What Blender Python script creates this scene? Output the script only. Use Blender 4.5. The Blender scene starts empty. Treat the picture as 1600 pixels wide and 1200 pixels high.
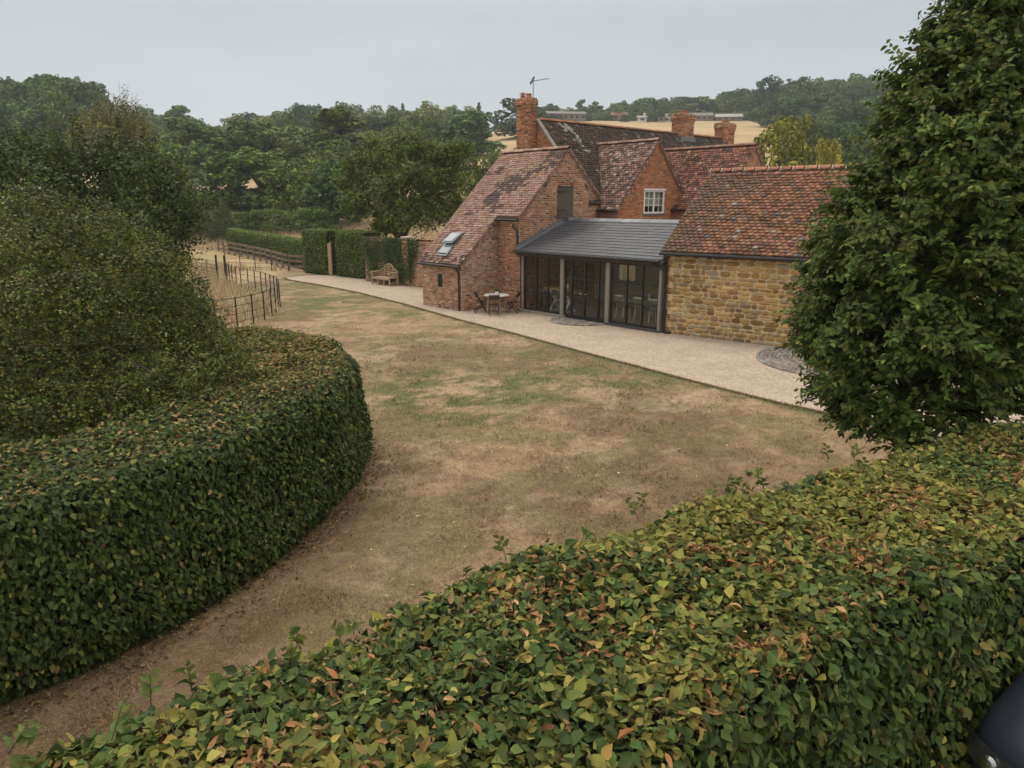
import bpy, bmesh, math, random
import numpy as np
from mathutils import Vector, Matrix, Euler
R = math.radians
rng = np.random.default_rng(7)
random.seed(7)
scene = bpy.context.scene
col = scene.collection

# ------------------------------------------------------------------ camera, sky, sun, exposure
PIT = R(13.84); F = 1139.0; H = 4.3
cam = bpy.data.cameras.new('camera'); cam.sensor_width = 36; cam.lens = 36 * F / 1600
cam.clip_start = 0.05; cam.clip_end = 3000
camo = bpy.data.objects.new('camera', cam); col.objects.link(camo)
camo.location = (0, 0, H); camo.rotation_euler = (R(90) - PIT, 0, 0)
scene.camera = camo

SUN_EL, SUN_AZ = R(52), R(-38)          # azimuth measured from +Y towards +X
world = bpy.data.worlds.new('World'); scene.world = world; world.use_nodes = True
nt = world.node_tree; nt.nodes.clear()
def N(t, typ, **kw):
    n = t.nodes.new(typ)
    for k, v in kw.items():
        if k in n.inputs: n.inputs[k].default_value = v
        else: setattr(n, k, v)
    return n
sky = N(nt, 'ShaderNodeTexSky', sky_type='NISHITA', sun_disc=False, sun_elevation=SUN_EL, sun_rotation=SUN_AZ,
        air_density=1.0, dust_density=4.0, ozone_density=1.0, altitude=80)
hs = N(nt, 'ShaderNodeHueSaturation', Saturation=0.25)
nt.links.new(sky.outputs[0], hs.inputs['Color'])
tc = N(nt, 'ShaderNodeTexCoord'); sep = N(nt, 'ShaderNodeSeparateXYZ')
nt.links.new(tc.outputs['Generated'], sep.inputs[0])
ramp = N(nt, 'ShaderNodeValToRGB')      # an overcast dome: brighter overhead than at the horizon
ramp.color_ramp.elements[0].position = 0.0; ramp.color_ramp.elements[0].color = (.65, .695, .72, 1)
ramp.color_ramp.elements[1].position = 1.0; ramp.color_ramp.elements[1].color = (2.02, 1.88, 1.70, 1)
e_ = ramp.color_ramp.elements.new(0.22); e_.color = (.53, .585, .625, 1)
e_ = ramp.color_ramp.elements.new(0.45); e_.color = (.98, .965, .93, 1)
nt.links.new(sep.outputs['Z'], ramp.inputs[0])
cn = N(nt, 'ShaderNodeTexNoise', Scale=2.0, Detail=5.0, Roughness=0.55)
cmp_ = N(nt, 'ShaderNodeMapping'); cmp_.inputs['Scale'].default_value = (1, 1, 3.5)
nt.links.new(tc.outputs['Generated'], cmp_.inputs[0]); nt.links.new(cmp_.outputs[0], cn.inputs['Vector'])
cmr = N(nt, 'ShaderNodeMapRange'); cmr.inputs['To Min'].default_value = 8.0; cmr.inputs['To Max'].default_value = 12.0
nt.links.new(cn.outputs['Fac'], cmr.inputs['Value'])
cl = N(nt, 'ShaderNodeVectorMath', operation='SCALE')
nt.links.new(ramp.outputs[0], cl.inputs[0]); nt.links.new(cmr.outputs[0], cl.inputs['Scale'])
mx = N(nt, 'ShaderNodeMix', data_type='RGBA'); mx.inputs[0].default_value = 0.9
nt.links.new(hs.outputs[0], mx.inputs[6]); nt.links.new(cl.outputs[0], mx.inputs[7])
bg = N(nt, 'ShaderNodeBackground', Strength=0.1)
nt.links.new(mx.outputs[2], bg.inputs[0])
wo = N(nt, 'ShaderNodeOutputWorld'); nt.links.new(bg.outputs[0], wo.inputs[0])

sl = bpy.data.lights.new('sun', 'SUN'); sl.energy = 1.4; sl.angle = R(18); sl.color = (1, .92, .80)
so = bpy.data.objects.new('sun', sl); col.objects.link(so)
sd = Vector((math.sin(SUN_AZ) * math.cos(SUN_EL), math.cos(SUN_AZ) * math.cos(SUN_EL), math.sin(SUN_EL)))
so.rotation_euler = (-sd).to_track_quat('-Z', 'Y').to_euler(); so.location = sd * 60

vs = scene.view_settings
scene.display_settings.display_device = 'sRGB'
vs.view_transform = 'Standard'; vs.look = 'None'; vs.gamma = 1; vs.exposure = 0.08; vs.use_curve_mapping = False
scene.render.engine = 'CYCLES'
cy = scene.cycles
cy.use_denoising = True
try: cy.denoiser = 'OPENIMAGEDENOISE'
except Exception: pass
cy.max_bounces = 6; cy.diffuse_bounces = 2; cy.glossy_bounces = 2; cy.transmission_bounces = 3
cy.transparent_max_bounces = 8; cy.volume_bounces = 0; cy.caustics_reflective = False; cy.caustics_refractive = False
cy.use_adaptive_sampling = True; cy.adaptive_threshold = 0.02

# ------------------------------------------------------------------ camera maths for laying things out on the ground
fwd = np.array([0, math.cos(PIT), -math.sin(PIT)]); upv = np.array([0, math.sin(PIT), math.cos(PIT)]); CAM = np.array([0, 0, H])
def ray(x, y): return fwd + np.array([1., 0, 0]) * (x - 800) / F + upv * (600 - y) / F
def gz(x, y, z=0.0):
    d = ray(x, y); return CAM + d * ((z - H) / d[2])
def gy(x, y, Y):
    d = ray(x, y); return CAM + d * (Y / d[1])

# ------------------------------------------------------------------ noise
def _hash(ix, iy, iz, seed):
    h = (ix * 374761393 + iy * 668265263 + iz * 2147483647 + seed * 1274126177) & 0xffffffff
    h = ((h ^ (h >> 13)) * 1274126177) & 0xffffffff
    h = (h ^ (h >> 16)) & 0xffffffff
    return h.astype(np.float64) / 4294967295.0
def vnoise(p, scale=1.0, seed=0):
    p = np.asarray(p, float) * scale
    if p.shape[-1] == 2: p = np.concatenate([p, np.zeros(p.shape[:-1] + (1,))], -1)
    i = np.floor(p).astype(np.int64); f = p - i; f = f * f * (3 - 2 * f)
    out = 0
    for dx in (0, 1):
        for dy in (0, 1):
            for dz in (0, 1):
                w = (f[..., 0] if dx else 1 - f[..., 0]) * (f[..., 1] if dy else 1 - f[..., 1]) * (f[..., 2] if dz else 1 - f[..., 2])
                out = out + w * _hash(i[..., 0] + dx, i[..., 1] + dy, i[..., 2] + dz, seed)
    return out
def fbm(p, scale=1.0, seed=0, octs=4, gain=.5):
    o = 0; a = 1; t = 0
    for k in range(octs):
        o = o + a * vnoise(p, scale * 2 ** k, seed + k * 17); t += a; a *= gain
    return o / t
def unit(v): return v / np.maximum(np.linalg.norm(v, axis=-1, keepdims=True), 1e-9)
def rvec(n): return unit(rng.normal(size=(n, 3)))
def sstep(a, b, x):
    t = np.clip((x - a) / (b - a), 0, 1); return t * t * (3 - 2 * t)


# ------------------------------------------------------------------ terrain height
def terr(x, y):
    y = np.asarray(y, float); x = np.asarray(x, float)
    def soft(v, s): return np.where(v > 30 * s, v, s * np.log1p(np.exp(np.clip(v / s, -30, 30))))
    right = .158 * soft(y - 72, 5.0) - .125 * soft(y - 322, 15.0)
    left = .172 * soft(y - 72, 5.0) - .105 * soft(y - 160, 12.0) - .055 * soft(y - 330, 15.0)
    k = sstep(-28, 8, x); a = left * (1 - k) + right * k; b = 0
    nz = (fbm(np.stack([x, y], -1), .012, 5, 3) - .5) * 2.4 * np.clip((y - 75) / 120, 0, 1)
    return a - b + nz - .02

# ------------------------------------------------------------------ materials
def newmat(name):
    m = bpy.data.materials.new(name); m.use_nodes = True; t = m.node_tree; t.nodes.clear()
    out = N(t, 'ShaderNodeOutputMaterial'); return m, t, out
def simple(name, rgb, rough=.7, var=.18, scale=8, bump=0.0, bscale=40, metal=0, spec=.4, src=None, stretch=None, detail=5.0):
    """src: None = flat colour, 'attr' = colour attribute "col", 'obj' = object colour"""
    m, t, out = newmat(name)
    b = N(t, 'ShaderNodeBsdfPrincipled', Roughness=rough, Metallic=metal)
    b.inputs['Specular IOR Level'].default_value = spec
    tcn = N(t, 'ShaderNodeTexCoord'); vec = tcn.outputs['Object']
    if src == 'obj':
        gp = N(t, 'ShaderNodeNewGeometry'); vec = gp.outputs['Position']
    if stretch:
        mp = N(t, 'ShaderNodeMapping'); mp.inputs['Scale'].default_value = stretch
        t.links.new(vec, mp.inputs[0]); vec = mp.outputs[0]
    nz = N(t, 'ShaderNodeTexNoise', Scale=scale, Detail=detail, Roughness=.6); t.links.new(vec, nz.inputs['Vector'])
    mr = N(t, 'ShaderNodeMapRange'); mr.inputs['From Min'].default_value = .25; mr.inputs['From Max'].default_value = .75
    mr.inputs['To Min'].default_value = 1 - var; mr.inputs['To Max'].default_value = 1 + var
    t.links.new(nz.outputs['Fac'], mr.inputs[0])
    sc = N(t, 'ShaderNodeVectorMath', operation='SCALE'); t.links.new(mr.outputs[0], sc.inputs['Scale'])
    if src == 'attr':
        a = N(t, 'ShaderNodeAttribute', attribute_name='col'); t.links.new(a.outputs['Color'], sc.inputs[0])
    elif src == 'obj':
        a = N(t, 'ShaderNodeObjectInfo'); t.links.new(a.outputs['Color'], sc.inputs[0])
    else: sc.inputs[0].default_value = rgb
    t.links.new(sc.outputs[0], b.inputs['Base Color'])
    if bump:
        n2 = N(t, 'ShaderNodeTexNoise', Scale=bscale, Detail=4.0); t.links.new(vec, n2.inputs['Vector'])
        bp = N(t, 'ShaderNodeBump', Strength=1.0, Distance=bump); t.links.new(n2.outputs['Fac'], bp.inputs['Height'])
        t.links.new(bp.outputs[0], b.inputs['Normal'])
    t.links.new(b.outputs[0], out.inputs[0]); return m
def leafmat(name, src='attr', trans=.28, rough=.5, spec=.35, objvar=0.0, vein=False, tint=(1.12, 1.04, .82)):
    m, t, out = newmat(name)
    b = N(t, 'ShaderNodeBsdfPrincipled', Roughness=rough); b.inputs['Specular IOR Level'].default_value = spec
    tr = N(t, 'ShaderNodeBsdfTranslucent')
    if src == 'attr':
        a = N(t, 'ShaderNodeAttribute', attribute_name='col'); c = a.outputs['Color']
    else:
        a = N(t, 'ShaderNodeObjectInfo'); c = a.outputs['Color']
    if objvar:
        oi = N(t, 'ShaderNodeObjectInfo')
        h1 = N(t, 'ShaderNodeHueSaturation'); t.links.new(c, h1.inputs['Color'])
        m1 = N(t, 'ShaderNodeMapRange'); m1.inputs['To Min'].default_value = 1 - objvar; m1.inputs['To Max'].default_value = 1 + objvar
        t.links.new(oi.outputs['Random'], m1.inputs[0]); t.links.new(m1.outputs[0], h1.inputs['Value'])
        m2 = N(t, 'ShaderNodeMapRange'); m2.inputs['To Min'].default_value = .47; m2.inputs['To Max'].default_value = .52
        mm = N(t, 'ShaderNodeMath', operation='FRACT'); mu = N(t, 'ShaderNodeMath', operation='MULTIPLY'); mu.inputs[1].default_value = 7.3
        t.links.new(oi.outputs['Random'], mu.inputs[0]); t.links.new(mu.outputs[0], mm.inputs[0]); t.links.new(mm.outputs[0], m2.inputs[0])
        t.links.new(m2.outputs[0], h1.inputs['Hue']); c = h1.outputs[0]
    wm = N(t, 'ShaderNodeVectorMath', operation='MULTIPLY'); wm.inputs[1].default_value = tint; t.links.new(c, wm.inputs[0]); c = wm.outputs[0]
    if vein:
        lv = N(t, 'ShaderNodeAttribute', attribute_name='leafxy')
        sp = N(t, 'ShaderNodeSeparateXYZ'); t.links.new(lv.outputs['Vector'], sp.inputs[0])
        ab = N(t, 'ShaderNodeMath', operation='ABSOLUTE'); t.links.new(sp.outputs[0], ab.inputs[0])
        k = N(t, 'ShaderNodeMath', operation='MULTIPLY_ADD'); k.inputs[1].default_value = -.8
        t.links.new(ab.outputs[0], k.inputs[0]); t.links.new(sp.outputs[1], k.inputs[2])
        s1 = N(t, 'ShaderNodeMath', operation='MULTIPLY'); s1.inputs[1].default_value = 62.0; t.links.new(k.outputs[0], s1.inputs[0])
        s2 = N(t, 'ShaderNodeMath', operation='SINE'); t.links.new(s1.outputs[0], s2.inputs[0])
        bp = N(t, 'ShaderNodeBump', Strength=.5, Distance=.004); t.links.new(s2.outputs[0], bp.inputs['Height'])
        t.links.new(bp.outputs[0], b.inputs['Normal'])
    t.links.new(c, b.inputs['Base Color']); t.links.new(c, tr.inputs['Color'])
    ms = N(t, 'ShaderNodeMixShader'); ms.inputs[0].default_value = trans
    t.links.new(b.outputs[0], ms.inputs[1]); t.links.new(tr.outputs[0], ms.inputs[2])
    t.links.new(ms.outputs[0], out.inputs[0]); return m

M = {}
M['brick'] = simple('brick', (0, 0, 0), .88, .16, 30, .004, 90, src='attr', spec=.25)
M['mortar'] = simple('mortar', (.55, .46, .36), .95, .2, 14, .004, 120)
M['mortar_warm'] = simple('mortar_warm', (.34, .22, .14), .95, .2, 14, .004, 120)
M['mortar_stone'] = simple('mortar_stone', (.62, .48, .28), .95, .18, 9, .006, 80)
M['tile'] = simple('clay_tile', (0, 0, 0), .88, .3, 22, .004, 90, src='attr', spec=.25)
M['tile_obj'] = simple('ridge_clay', (0, 0, 0), .85, .25, 18, .004, 70, src='obj', spec=.25)
M['stone'] = simple('ironstone', (0, 0, 0), .9, .3, 16, .012, 45, src='obj', spec=.2)
M['stone_attr'] = simple('ironstone_rest', (0, 0, 0), .9, .3, 16, .012, 45, src='attr', spec=.2)
M['slate'] = simple('slate', (0, 0, 0), .42, .15, 12, .002, 60, src='obj', spec=.5)
M['lead'] = simple('lead', (.13, .14, .155), .5, .2, 8, .003, 30, spec=.5)
M['black_iron'] = simple('black_iron', (.012, .012, .013), .45, .2, 10, spec=.5)
M['rooftile_plain'] = simple('roof_clay_hidden', (.16, .085, .06), .9, .3, 12, .02, 25)
M['brick_plain'] = simple('brick_hidden', (.3, .14, .085), .9, .3, 12, .01, 25)
M['oak_grey'] = simple('weathered_oak', (.26, .23, .195), .85, .35, 5, .004, 60, stretch=(6, 6, .8))
M['oak_dark'] = simple('dark_oak', (.085, .06, .045), .8, .3, 6, .004, 50, stretch=(1, 6, 6))
M['teak'] = simple('weathered_teak', (.40, .28, .175), .8, .25, 9, .002, 60)
M['fence_wood'] = simple('fence_wood', (.19, .14, .10), .9, .3, 5, .004, 50)
M['shutter'] = simple('shutter_boards', (.10, .085, .065), .85, .35, 4, .004, 60, stretch=(8, 8, .7))
M['white_paint'] = simple('white_paint', (.75, .74, .71), .5, .04, 6)
M['cream_wall'] = simple('plaster', (.60, .58, .50), .9, .06, 3)
M['floor_wood'] = simple('interior_floor', (.22, .15, .10), .6, .2, 4, stretch=(1, 8, 1))
M['sett'] = simple('granite_sett', (0, 0, 0), .85, .25, 30, .004, 80, src='attr')
M['bark'] = simple('bark', (.09, .068, .05), .95, .4, 12, .02, 30, stretch=(1, 1, .25))
M['twig'] = simple('twig', (.07, .05, .035), .95, .3, 20)
M['core'] = simple('dark_core', (.018, .017, .011), 1.0, .4, 20, .05, 14)  # solid dark filler added inside the hedges to block the view through
M['leaf_near'] = leafmat('hornbeam_leaf', vein=True, rough=.5, spec=.22, trans=.22)
M['leaf_near_obj'] = leafmat('hornbeam_leaf_single', src='obj', vein=True, rough=.5, spec=.22, trans=.22)
M['leaf'] = leafmat('leaf', trans=.25, tint=(1.34, 1.38, .78), rough=.5, spec=.2)
M['leaf_far'] = leafmat('leaf_far', trans=.12, objvar=.36, rough=.7, spec=.1, tint=(2.0, 1.92, 1.05))
M['blade'] = leafmat('grass_blade', trans=.25, rough=.7, spec=.15, tint=(1, 1, 1))
M['car_paint'] = simple('car_paint', (.026, .034, .05), .36, .3, 40, .0004, 300, spec=.5)
M['lamp_glass'] = simple('lamp_glass', (.05, .053, .055), .08, .1, 6, spec=.8)
M['black_plastic'] = simple('black_plastic', (.015, .015, .016), .5, .1, 10)
M['tyre'] = simple('tyre_rubber', (.018, .018, .018), .85, .1, 10)
M['chrome'] = simple('bright_metal', (.5, .5, .5), .25, .05, 10, metal=1)
M['gold_oak'] = simple('oak_table', (.42, .24, .10), .55, .2, 6, stretch=(6, 1, 1))
M['terracotta'] = simple('terracotta', (.36, .15, .08), .85, .2, 10)
M['pale_stone'] = simple('pale_stone_top', (.52, .52, .50), .6, .08, 9)
M['flower'] = simple('dried_flowers', (.45, .34, .24), .9, .3, 20)
M['render_far'] = simple('far_render', (.6, .57, .5), .9, .05, 2)
M['roof_far'] = simple('far_roof', (.17, .155, .15), .85, .1, 2)
M['roof_far_red'] = simple('far_red_roof', (.24, .12, .08), .85, .1, 2)
M['roof_far_pale'] = simple('far_pale_roof', (.33, .31, .29), .85, .1, 2)
M['brick_far'] = simple('far_brick', (.21, .15, .11), .9, .15, 2)
M['win_dark'] = simple('dark_window_glass', (.02, .024, .028), .12, .02, 3, spec=.6)

def glass(name, tint, base=.06):
    m, t, out = newmat(name)
    tr = N(t, 'ShaderNodeBsdfTransparent'); tr.inputs[0].default_value = (*tint, 1)
    gl = N(t, 'ShaderNodeBsdfGlossy', Roughness=.02); gl.inputs[0].default_value = (.9, .95, 1, 1)
    lw = N(t, 'ShaderNodeLayerWeight', Blend=.5)
    p5 = N(t, 'ShaderNodeMath', operation='POWER'); p5.inputs[1].default_value = 5.0; t.links.new(lw.outputs['Facing'], p5.inputs[0])
    fr = N(t, 'ShaderNodeMath', operation='MULTIPLY_ADD'); fr.inputs[1].default_value = .85; fr.inputs[2].default_value = base; t.links.new(p5.outputs[0], fr.inputs[0])
    ms = N(t, 'ShaderNodeMixShader'); t.links.new(fr.outputs[0], ms.inputs[0])
    t.links.new(tr.outputs[0], ms.inputs[1]); t.links.new(gl.outputs[0], ms.inputs[2]); t.links.new(ms.outputs[0], out.inputs[0]); return m
M['glass'] = glass('window_glass', (.90, .93, .91))

def ground_mat(name, kind):
    m, t, out = newmat(name)
    b = N(t, 'ShaderNodeBsdfPrincipled', Roughness=.95); b.inputs['Specular IOR Level'].default_value = .15
    g = N(t, 'ShaderNodeNewGeometry')
    def noise(s, d=5.0, r=.6):
        n = N(t, 'ShaderNodeTexNoise', Scale=s, Detail=d, Roughness=r); t.links.new(g.outputs['Position'], n.inputs['Vector']); return n
    def rangev(o, a, b_, fa=.25, fb=.75):
        r_ = N(t, 'ShaderNodeMapRange'); r_.inputs['From Min'].default_value = fa; r_.inputs['From Max'].default_value = fb
        r_.inputs['To Min'].default_value = a; r_.inputs['To Max'].default_value = b_; t.links.new(o, r_.inputs[0]); return r_.outputs[0]
    def mul(x, y):
        k = N(t, 'ShaderNodeVectorMath', operation='SCALE'); t.links.new(x, k.inputs[0]); t.links.new(y, k.inputs['Scale']); return k.outputs[0]
    bp = N(t, 'ShaderNodeBump', Strength=1.0)
    if kind == 'attr':
        a = N(t, 'ShaderNodeAttribute', attribute_name='col')
        n1 = noise(5.0, 6.0, .75); n2 = noise(38.0, 4.0, .7); n3 = noise(1.6, 5.0, .7)
        c = mul(mul(mul(a.outputs['Color'], rangev(n1.outputs[0], .66, 1.34)), rangev(n2.outputs[0], .62, 1.38)), rangev(n3.outputs[0], .8, 1.2))
        t.links.new(n2.outputs[0], bp.inputs['Height']); bp.inputs['Distance'].default_value = .035
    elif kind == 'gravel':
        v = N(t, 'ShaderNodeTexVoronoi', Scale=42.0); t.links.new(g.outputs['Position'], v.inputs['Vector'])
        v2 = N(t, 'ShaderNodeTexVoronoi', Scale=20.0); t.links.new(g.outputs['Position'], v2.inputs['Vector'])
        cr = N(t, 'ShaderNodeValToRGB'); els = cr.color_ramp.elements
        els[0].position = 0; els[0].color = (.33, .235, .165, 1); els[1].position = 1; els[1].color = (.60, .52, .43, 1)
        for p, c_ in ((.25, (.47, .375, .295, 1)), (.5, (.52, .41, .29, 1)), (.75, (.52, .45, .38, 1))):
            q = els.new(p); q.color = c_
        sp = N(t, 'ShaderNodeSeparateColor'); t.links.new(v.outputs['Color'], sp.inputs[0])
        sp2 = N(t, 'ShaderNodeSeparateColor'); t.links.new(v2.outputs['Color'], sp2.inputs[0])
        t.links.new(sp.outputs[0], cr.inputs[0])
        n1 = noise(.9); c = mul(cr.outputs[0], rangev(n1.outputs[0], .76, 1.0)); c = mul(c, rangev(sp2.outputs[0], .84, 1.13, 0, 1))
        t.links.new(v.outputs['Distance'], bp.inputs['Height']); bp.invert = True; bp.inputs['Distance'].default_value = .02
    t.links.new(c, b.inputs['Base Color']); t.links.new(bp.outputs[0], b.inputs['Normal'])
    t.links.new(b.outputs[0], out.inputs[0]); return m
M['lawn'] = ground_mat('dry_lawn', 'attr')
M['gravel'] = ground_mat('gravel', 'gravel')

# ------------------------------------------------------------------ object helpers
def setp(o, label=None, cat=None, group=None, kind=None):
    if label: o['label'] = label
    if cat: o['category'] = cat
    if group: o['group'] = group
    if kind: o['kind'] = kind
    return o
def thing(name, label, cat, loc=(0, 0, 0), rz=0.0, group=None, scale=None):
    o = bpy.data.objects.new(name, None); col.objects.link(o); o.empty_display_size = .2
    o.location = loc; o.rotation_euler = (0, 0, rz)
    if scale: o.scale = scale
    return setp(o, label, cat, group)
def link(name, me, parent=None, mat=None, kind=None, label=None):
    if mat is not None and not me.materials: me.materials.append(mat)
    o = bpy.data.objects.new(name, me); col.objects.link(o)
    if parent: o.parent = parent
    if kind: o['kind'] = kind
    if label: o['label'] = label
    return o
def npmesh(name, V, Fc, colr=None, lxy=None, smooth=False):
    """V (n,3), Fc (m,k) uniform faces, colr (m,3) per face"""
    V = np.asarray(V, np.float32); Fc = np.asarray(Fc, np.int32); m, k = Fc.shape
    me = bpy.data.meshes.new(name)
    me.vertices.add(len(V)); me.vertices.foreach_set('co', V.ravel())
    me.loops.add(m * k); me.loops.foreach_set('vertex_index', Fc.ravel())
    me.polygons.add(m); me.polygons.foreach_set('loop_start', np.arange(0, m * k, k, dtype=np.int32))
    me.update(calc_edges=True)
    if colr is not None:
        a = me.attributes.new('col', 'FLOAT_COLOR', 'FACE')
        a.data.foreach_set('color', np.concatenate([colr, np.ones((m, 1))], 1).astype(np.float32).ravel())
    if lxy is not None:
        a = me.attributes.new('leafxy', 'FLOAT_VECTOR', 'POINT'); a.data.foreach_set('vector', np.asarray(lxy, np.float32).ravel())
    if smooth: me.polygons.foreach_set('use_smooth', np.ones(m, bool))
    return me
def mass(name, TV, TF, pos, Rm, colr, keep_xy=False, vary=False):
    """many copies of a template in one mesh; Rm (N,3,3) columns are the scaled axes"""
    TV = np.asarray(TV, float); TF = np.asarray(TF); n = len(pos); k = len(TV)
    if vary:
        T = np.repeat(TV[None], n, 0); y = T[..., 1]
        T[..., 2] += rng.normal(-.15, .4, (n, 1)) * (y - .35) ** 2 + np.abs(T[..., 0]) * rng.normal(.1, .35, (n, 1)) + T[..., 0] * y * rng.normal(0, .35, (n, 1))
        T[..., 0] += (y ** 2) * rng.normal(0, .1, (n, 1)); T[:, 1:] += rng.normal(0, .036, (n, k - 1, 3))
        V = np.einsum('nij,nkj->nki', Rm, T) + pos[:, None, :]
    else: V = np.einsum('nij,kj->nki', Rm, TV) + pos[:, None, :]
    Fc = TF[None] + (np.arange(n) * k)[:, None, None]
    C = np.repeat(colr, len(TF), 0)
    lxy = np.tile(TV, (n, 1)) if keep_xy else None
    return npmesh(name, V.reshape(-1, 3), Fc.reshape(-1, TF.shape[1]), C, lxy)

class MB:
    def __init__(s): s.v = []; s.f = []
    def add(s, vs_, fs):
        o = len(s.v); s.v += [tuple(map(float, p)) for p in vs_]; s.f += [tuple(i + o for i in f) for f in fs]; return s
    def box(s, x0, x1, y0, y1, z0, z1):
        return s.add([(x0, y0, z0), (x1, y0, z0), (x1, y1, z0), (x0, y1, z0), (x0, y0, z1), (x1, y0, z1), (x1, y1, z1), (x0, y1, z1)],
                     [(0, 3, 2, 1), (4, 5, 6, 7), (0, 1, 5, 4), (1, 2, 6, 5), (2, 3, 7, 6), (3, 0, 4, 7)])
    def beam(s, p0, p1, w, h, up=(0, 0, 1)):
        p0 = Vector(p0); p1 = Vector(p1); d = (p1 - p0).normalized(); u = Vector(up)
        if abs(d.dot(u)) > .98: u = Vector((0, 1, 0))
        x = d.cross(u).normalized(); z = x.cross(d)
        q = []
        for p in (p0, p1):
            for a, b in ((-1, -1), (1, -1), (1, 1), (-1, 1)): q.append(p + x * a * w / 2 + z * b * h / 2)
        return s.add(q, [(0, 1, 2, 3), (7, 6, 5, 4), (0, 4, 5, 1), (1, 5, 6, 2), (2, 6, 7, 3), (3, 7, 4, 0)])
    def tube(s, pts, rad, n=8, cap=True):
        pts = [Vector(p) for p in pts]; rad = rad if hasattr(rad, '__len__') else [rad] * len(pts)
        q = []; prev = None
        for i, p in enumerate(pts):
            d = (pts[min(i + 1, len(pts) - 1)] - pts[max(i - 1, 0)]).normalized()
            if prev is None: x = d.orthogonal().normalized()
            else: x = (prev - d * prev.dot(d)); x = x.normalized() if x.length > 1e-6 else d.orthogonal().normalized()
            prev = x; y = d.cross(x)
            q += [p + (x * math.cos(2 * math.pi * k / n) + y * math.sin(2 * math.pi * k / n)) * rad[i] for k in range(n)]
        fs = []
        for i in range(len(pts) - 1):
            for k in range(n): fs.append((i * n + k, i * n + (k + 1) % n, (i + 1) * n + (k + 1) % n, (i + 1) * n + k))
        if cap: fs.append(tuple(range(n - 1, -1, -1))); fs.append(tuple((len(pts) - 1) * n + k for k in range(n)))
        return s.add(q, fs)
    def lathe(s, prof, n=16, c=(0, 0, 0)):
        q = []; fs = []
        for r_, z in prof: q += [(c[0] + r_ * math.cos(2 * math.pi * k / n), c[1] + r_ * math.sin(2 * math.pi * k / n), c[2] + z) for k in range(n)]
        for i in range(len(prof) - 1):
            for k in range(n): fs.append((i * n + k, i * n + (k + 1) % n, (i + 1) * n + (k + 1) % n, (i + 1) * n + k))
        fs.append(tuple(range(n - 1, -1, -1))); fs.append(tuple((len(prof) - 1) * n + k for k in range(n)))
        return s.add(q, fs)
    def prism(s, poly, axis, a, b):
        """poly of 2D points extruded along axis ('x','y','z') from a to b"""
        def P(p, w): return {'x': (w, p[0], p[1]), 'y': (p[0], w, p[1]), 'z': (p[0], p[1], w)}[axis]
        n = len(poly)
        return s.add([P(p, a) for p in poly] + [P(p, b) for p in poly],
                     [tuple(range(n - 1, -1, -1)), tuple(range(n, 2 * n))] + [(i, (i + 1) % n, n + (i + 1) % n, n + i) for i in range(n)])
    def mesh(s, name, smooth=False):
        me = bpy.data.meshes.new(name); me.from_pydata(s.v, [], s.f); me.update()
        bm = bmesh.new(); bm.from_mesh(me); bmesh.ops.recalc_face_normals(bm, faces=bm.faces); bm.to_mesh(me); bm.free()
        if smooth: me.polygons.foreach_set('use_smooth', np.ones(len(me.polygons), bool)); me.set_sharp_from_angle(angle=R(40))
        return me
    def build(s, name, mat, parent=None, kind=None, label=None, smooth=False, bevel=0):
        o = link(name, s.mesh(name, smooth), parent, mat, kind, label)
        if bevel:
            b = o.modifiers.new('bevel', 'BEVEL'); b.width = bevel; b.segments = 1; b.limit_method = 'ANGLE'
        return o
def copy_tree(o, parent=None):
    c = o.copy(); col.objects.link(c); c.parent = parent
    for ch in list(o.children): copy_tree(ch, c)
    return c

# ------------------------------------------------------------------ leaves
LEAF8 = (np.array([(0, 0, 0), (-.22, .2, .05), (-.28, .48, .07), (-.15, .8, .03), (0, 1.08, -.07), (.15, .8, .03), (.28, .48, .07), (.22, .2, .05), (0, .5, -.02)]),
         np.array([(0, 8, 1), (1, 8, 2), (2, 8, 3), (3, 8, 4), (4, 8, 5), (5, 8, 6), (6, 8, 7), (7, 8, 0)]))
LEAF4 = (np.array([(0, 0, 0), (-.28, .38, .08), (-.17, .78, .04), (0, 1.0, -.06), (.17, .78, .04), (.28, .38, .08), (0, .45, -.02)]),
         np.array([(0, 6, 1), (1, 6, 2), (2, 6, 3), (3, 6, 4), (4, 6, 5), (5, 6, 0)]))
LEAF2 = (np.array([(0, 0, 0), (-.34, .45, .1), (0, 1, -.05), (.34, .45, .1)]), np.array([(0, 2, 1), (0, 3, 2)]))
CARD = (np.array([(-.5, -.35, 0), (.5, -.42, .12), (.4, .45, -.1), (-.45, .4, .08)]), np.array([(0, 1, 2, 3)]))
def frames(n, d, size, wid=1.0):
    n = unit(n); d = d - (d * n).sum(-1, keepdims=True) * n; d = unit(d); x = np.cross(d, n)
    Rm = np.stack([x * (wid if np.isscalar(wid) else wid[:, None]), d, n], -1)
    return Rm * np.asarray(size).reshape(-1, 1, 1)
def palette(n, cols, w, jit=.22):
    cols = np.array(cols, float); i = rng.choice(len(cols), n, p=np.array(w) / sum(w))
    return np.clip(cols[i] * (1 + rng.normal(0, jit, (n, 1))), .004, .9) * (1 + rng.normal(0, .05, (n, 3)))

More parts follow.
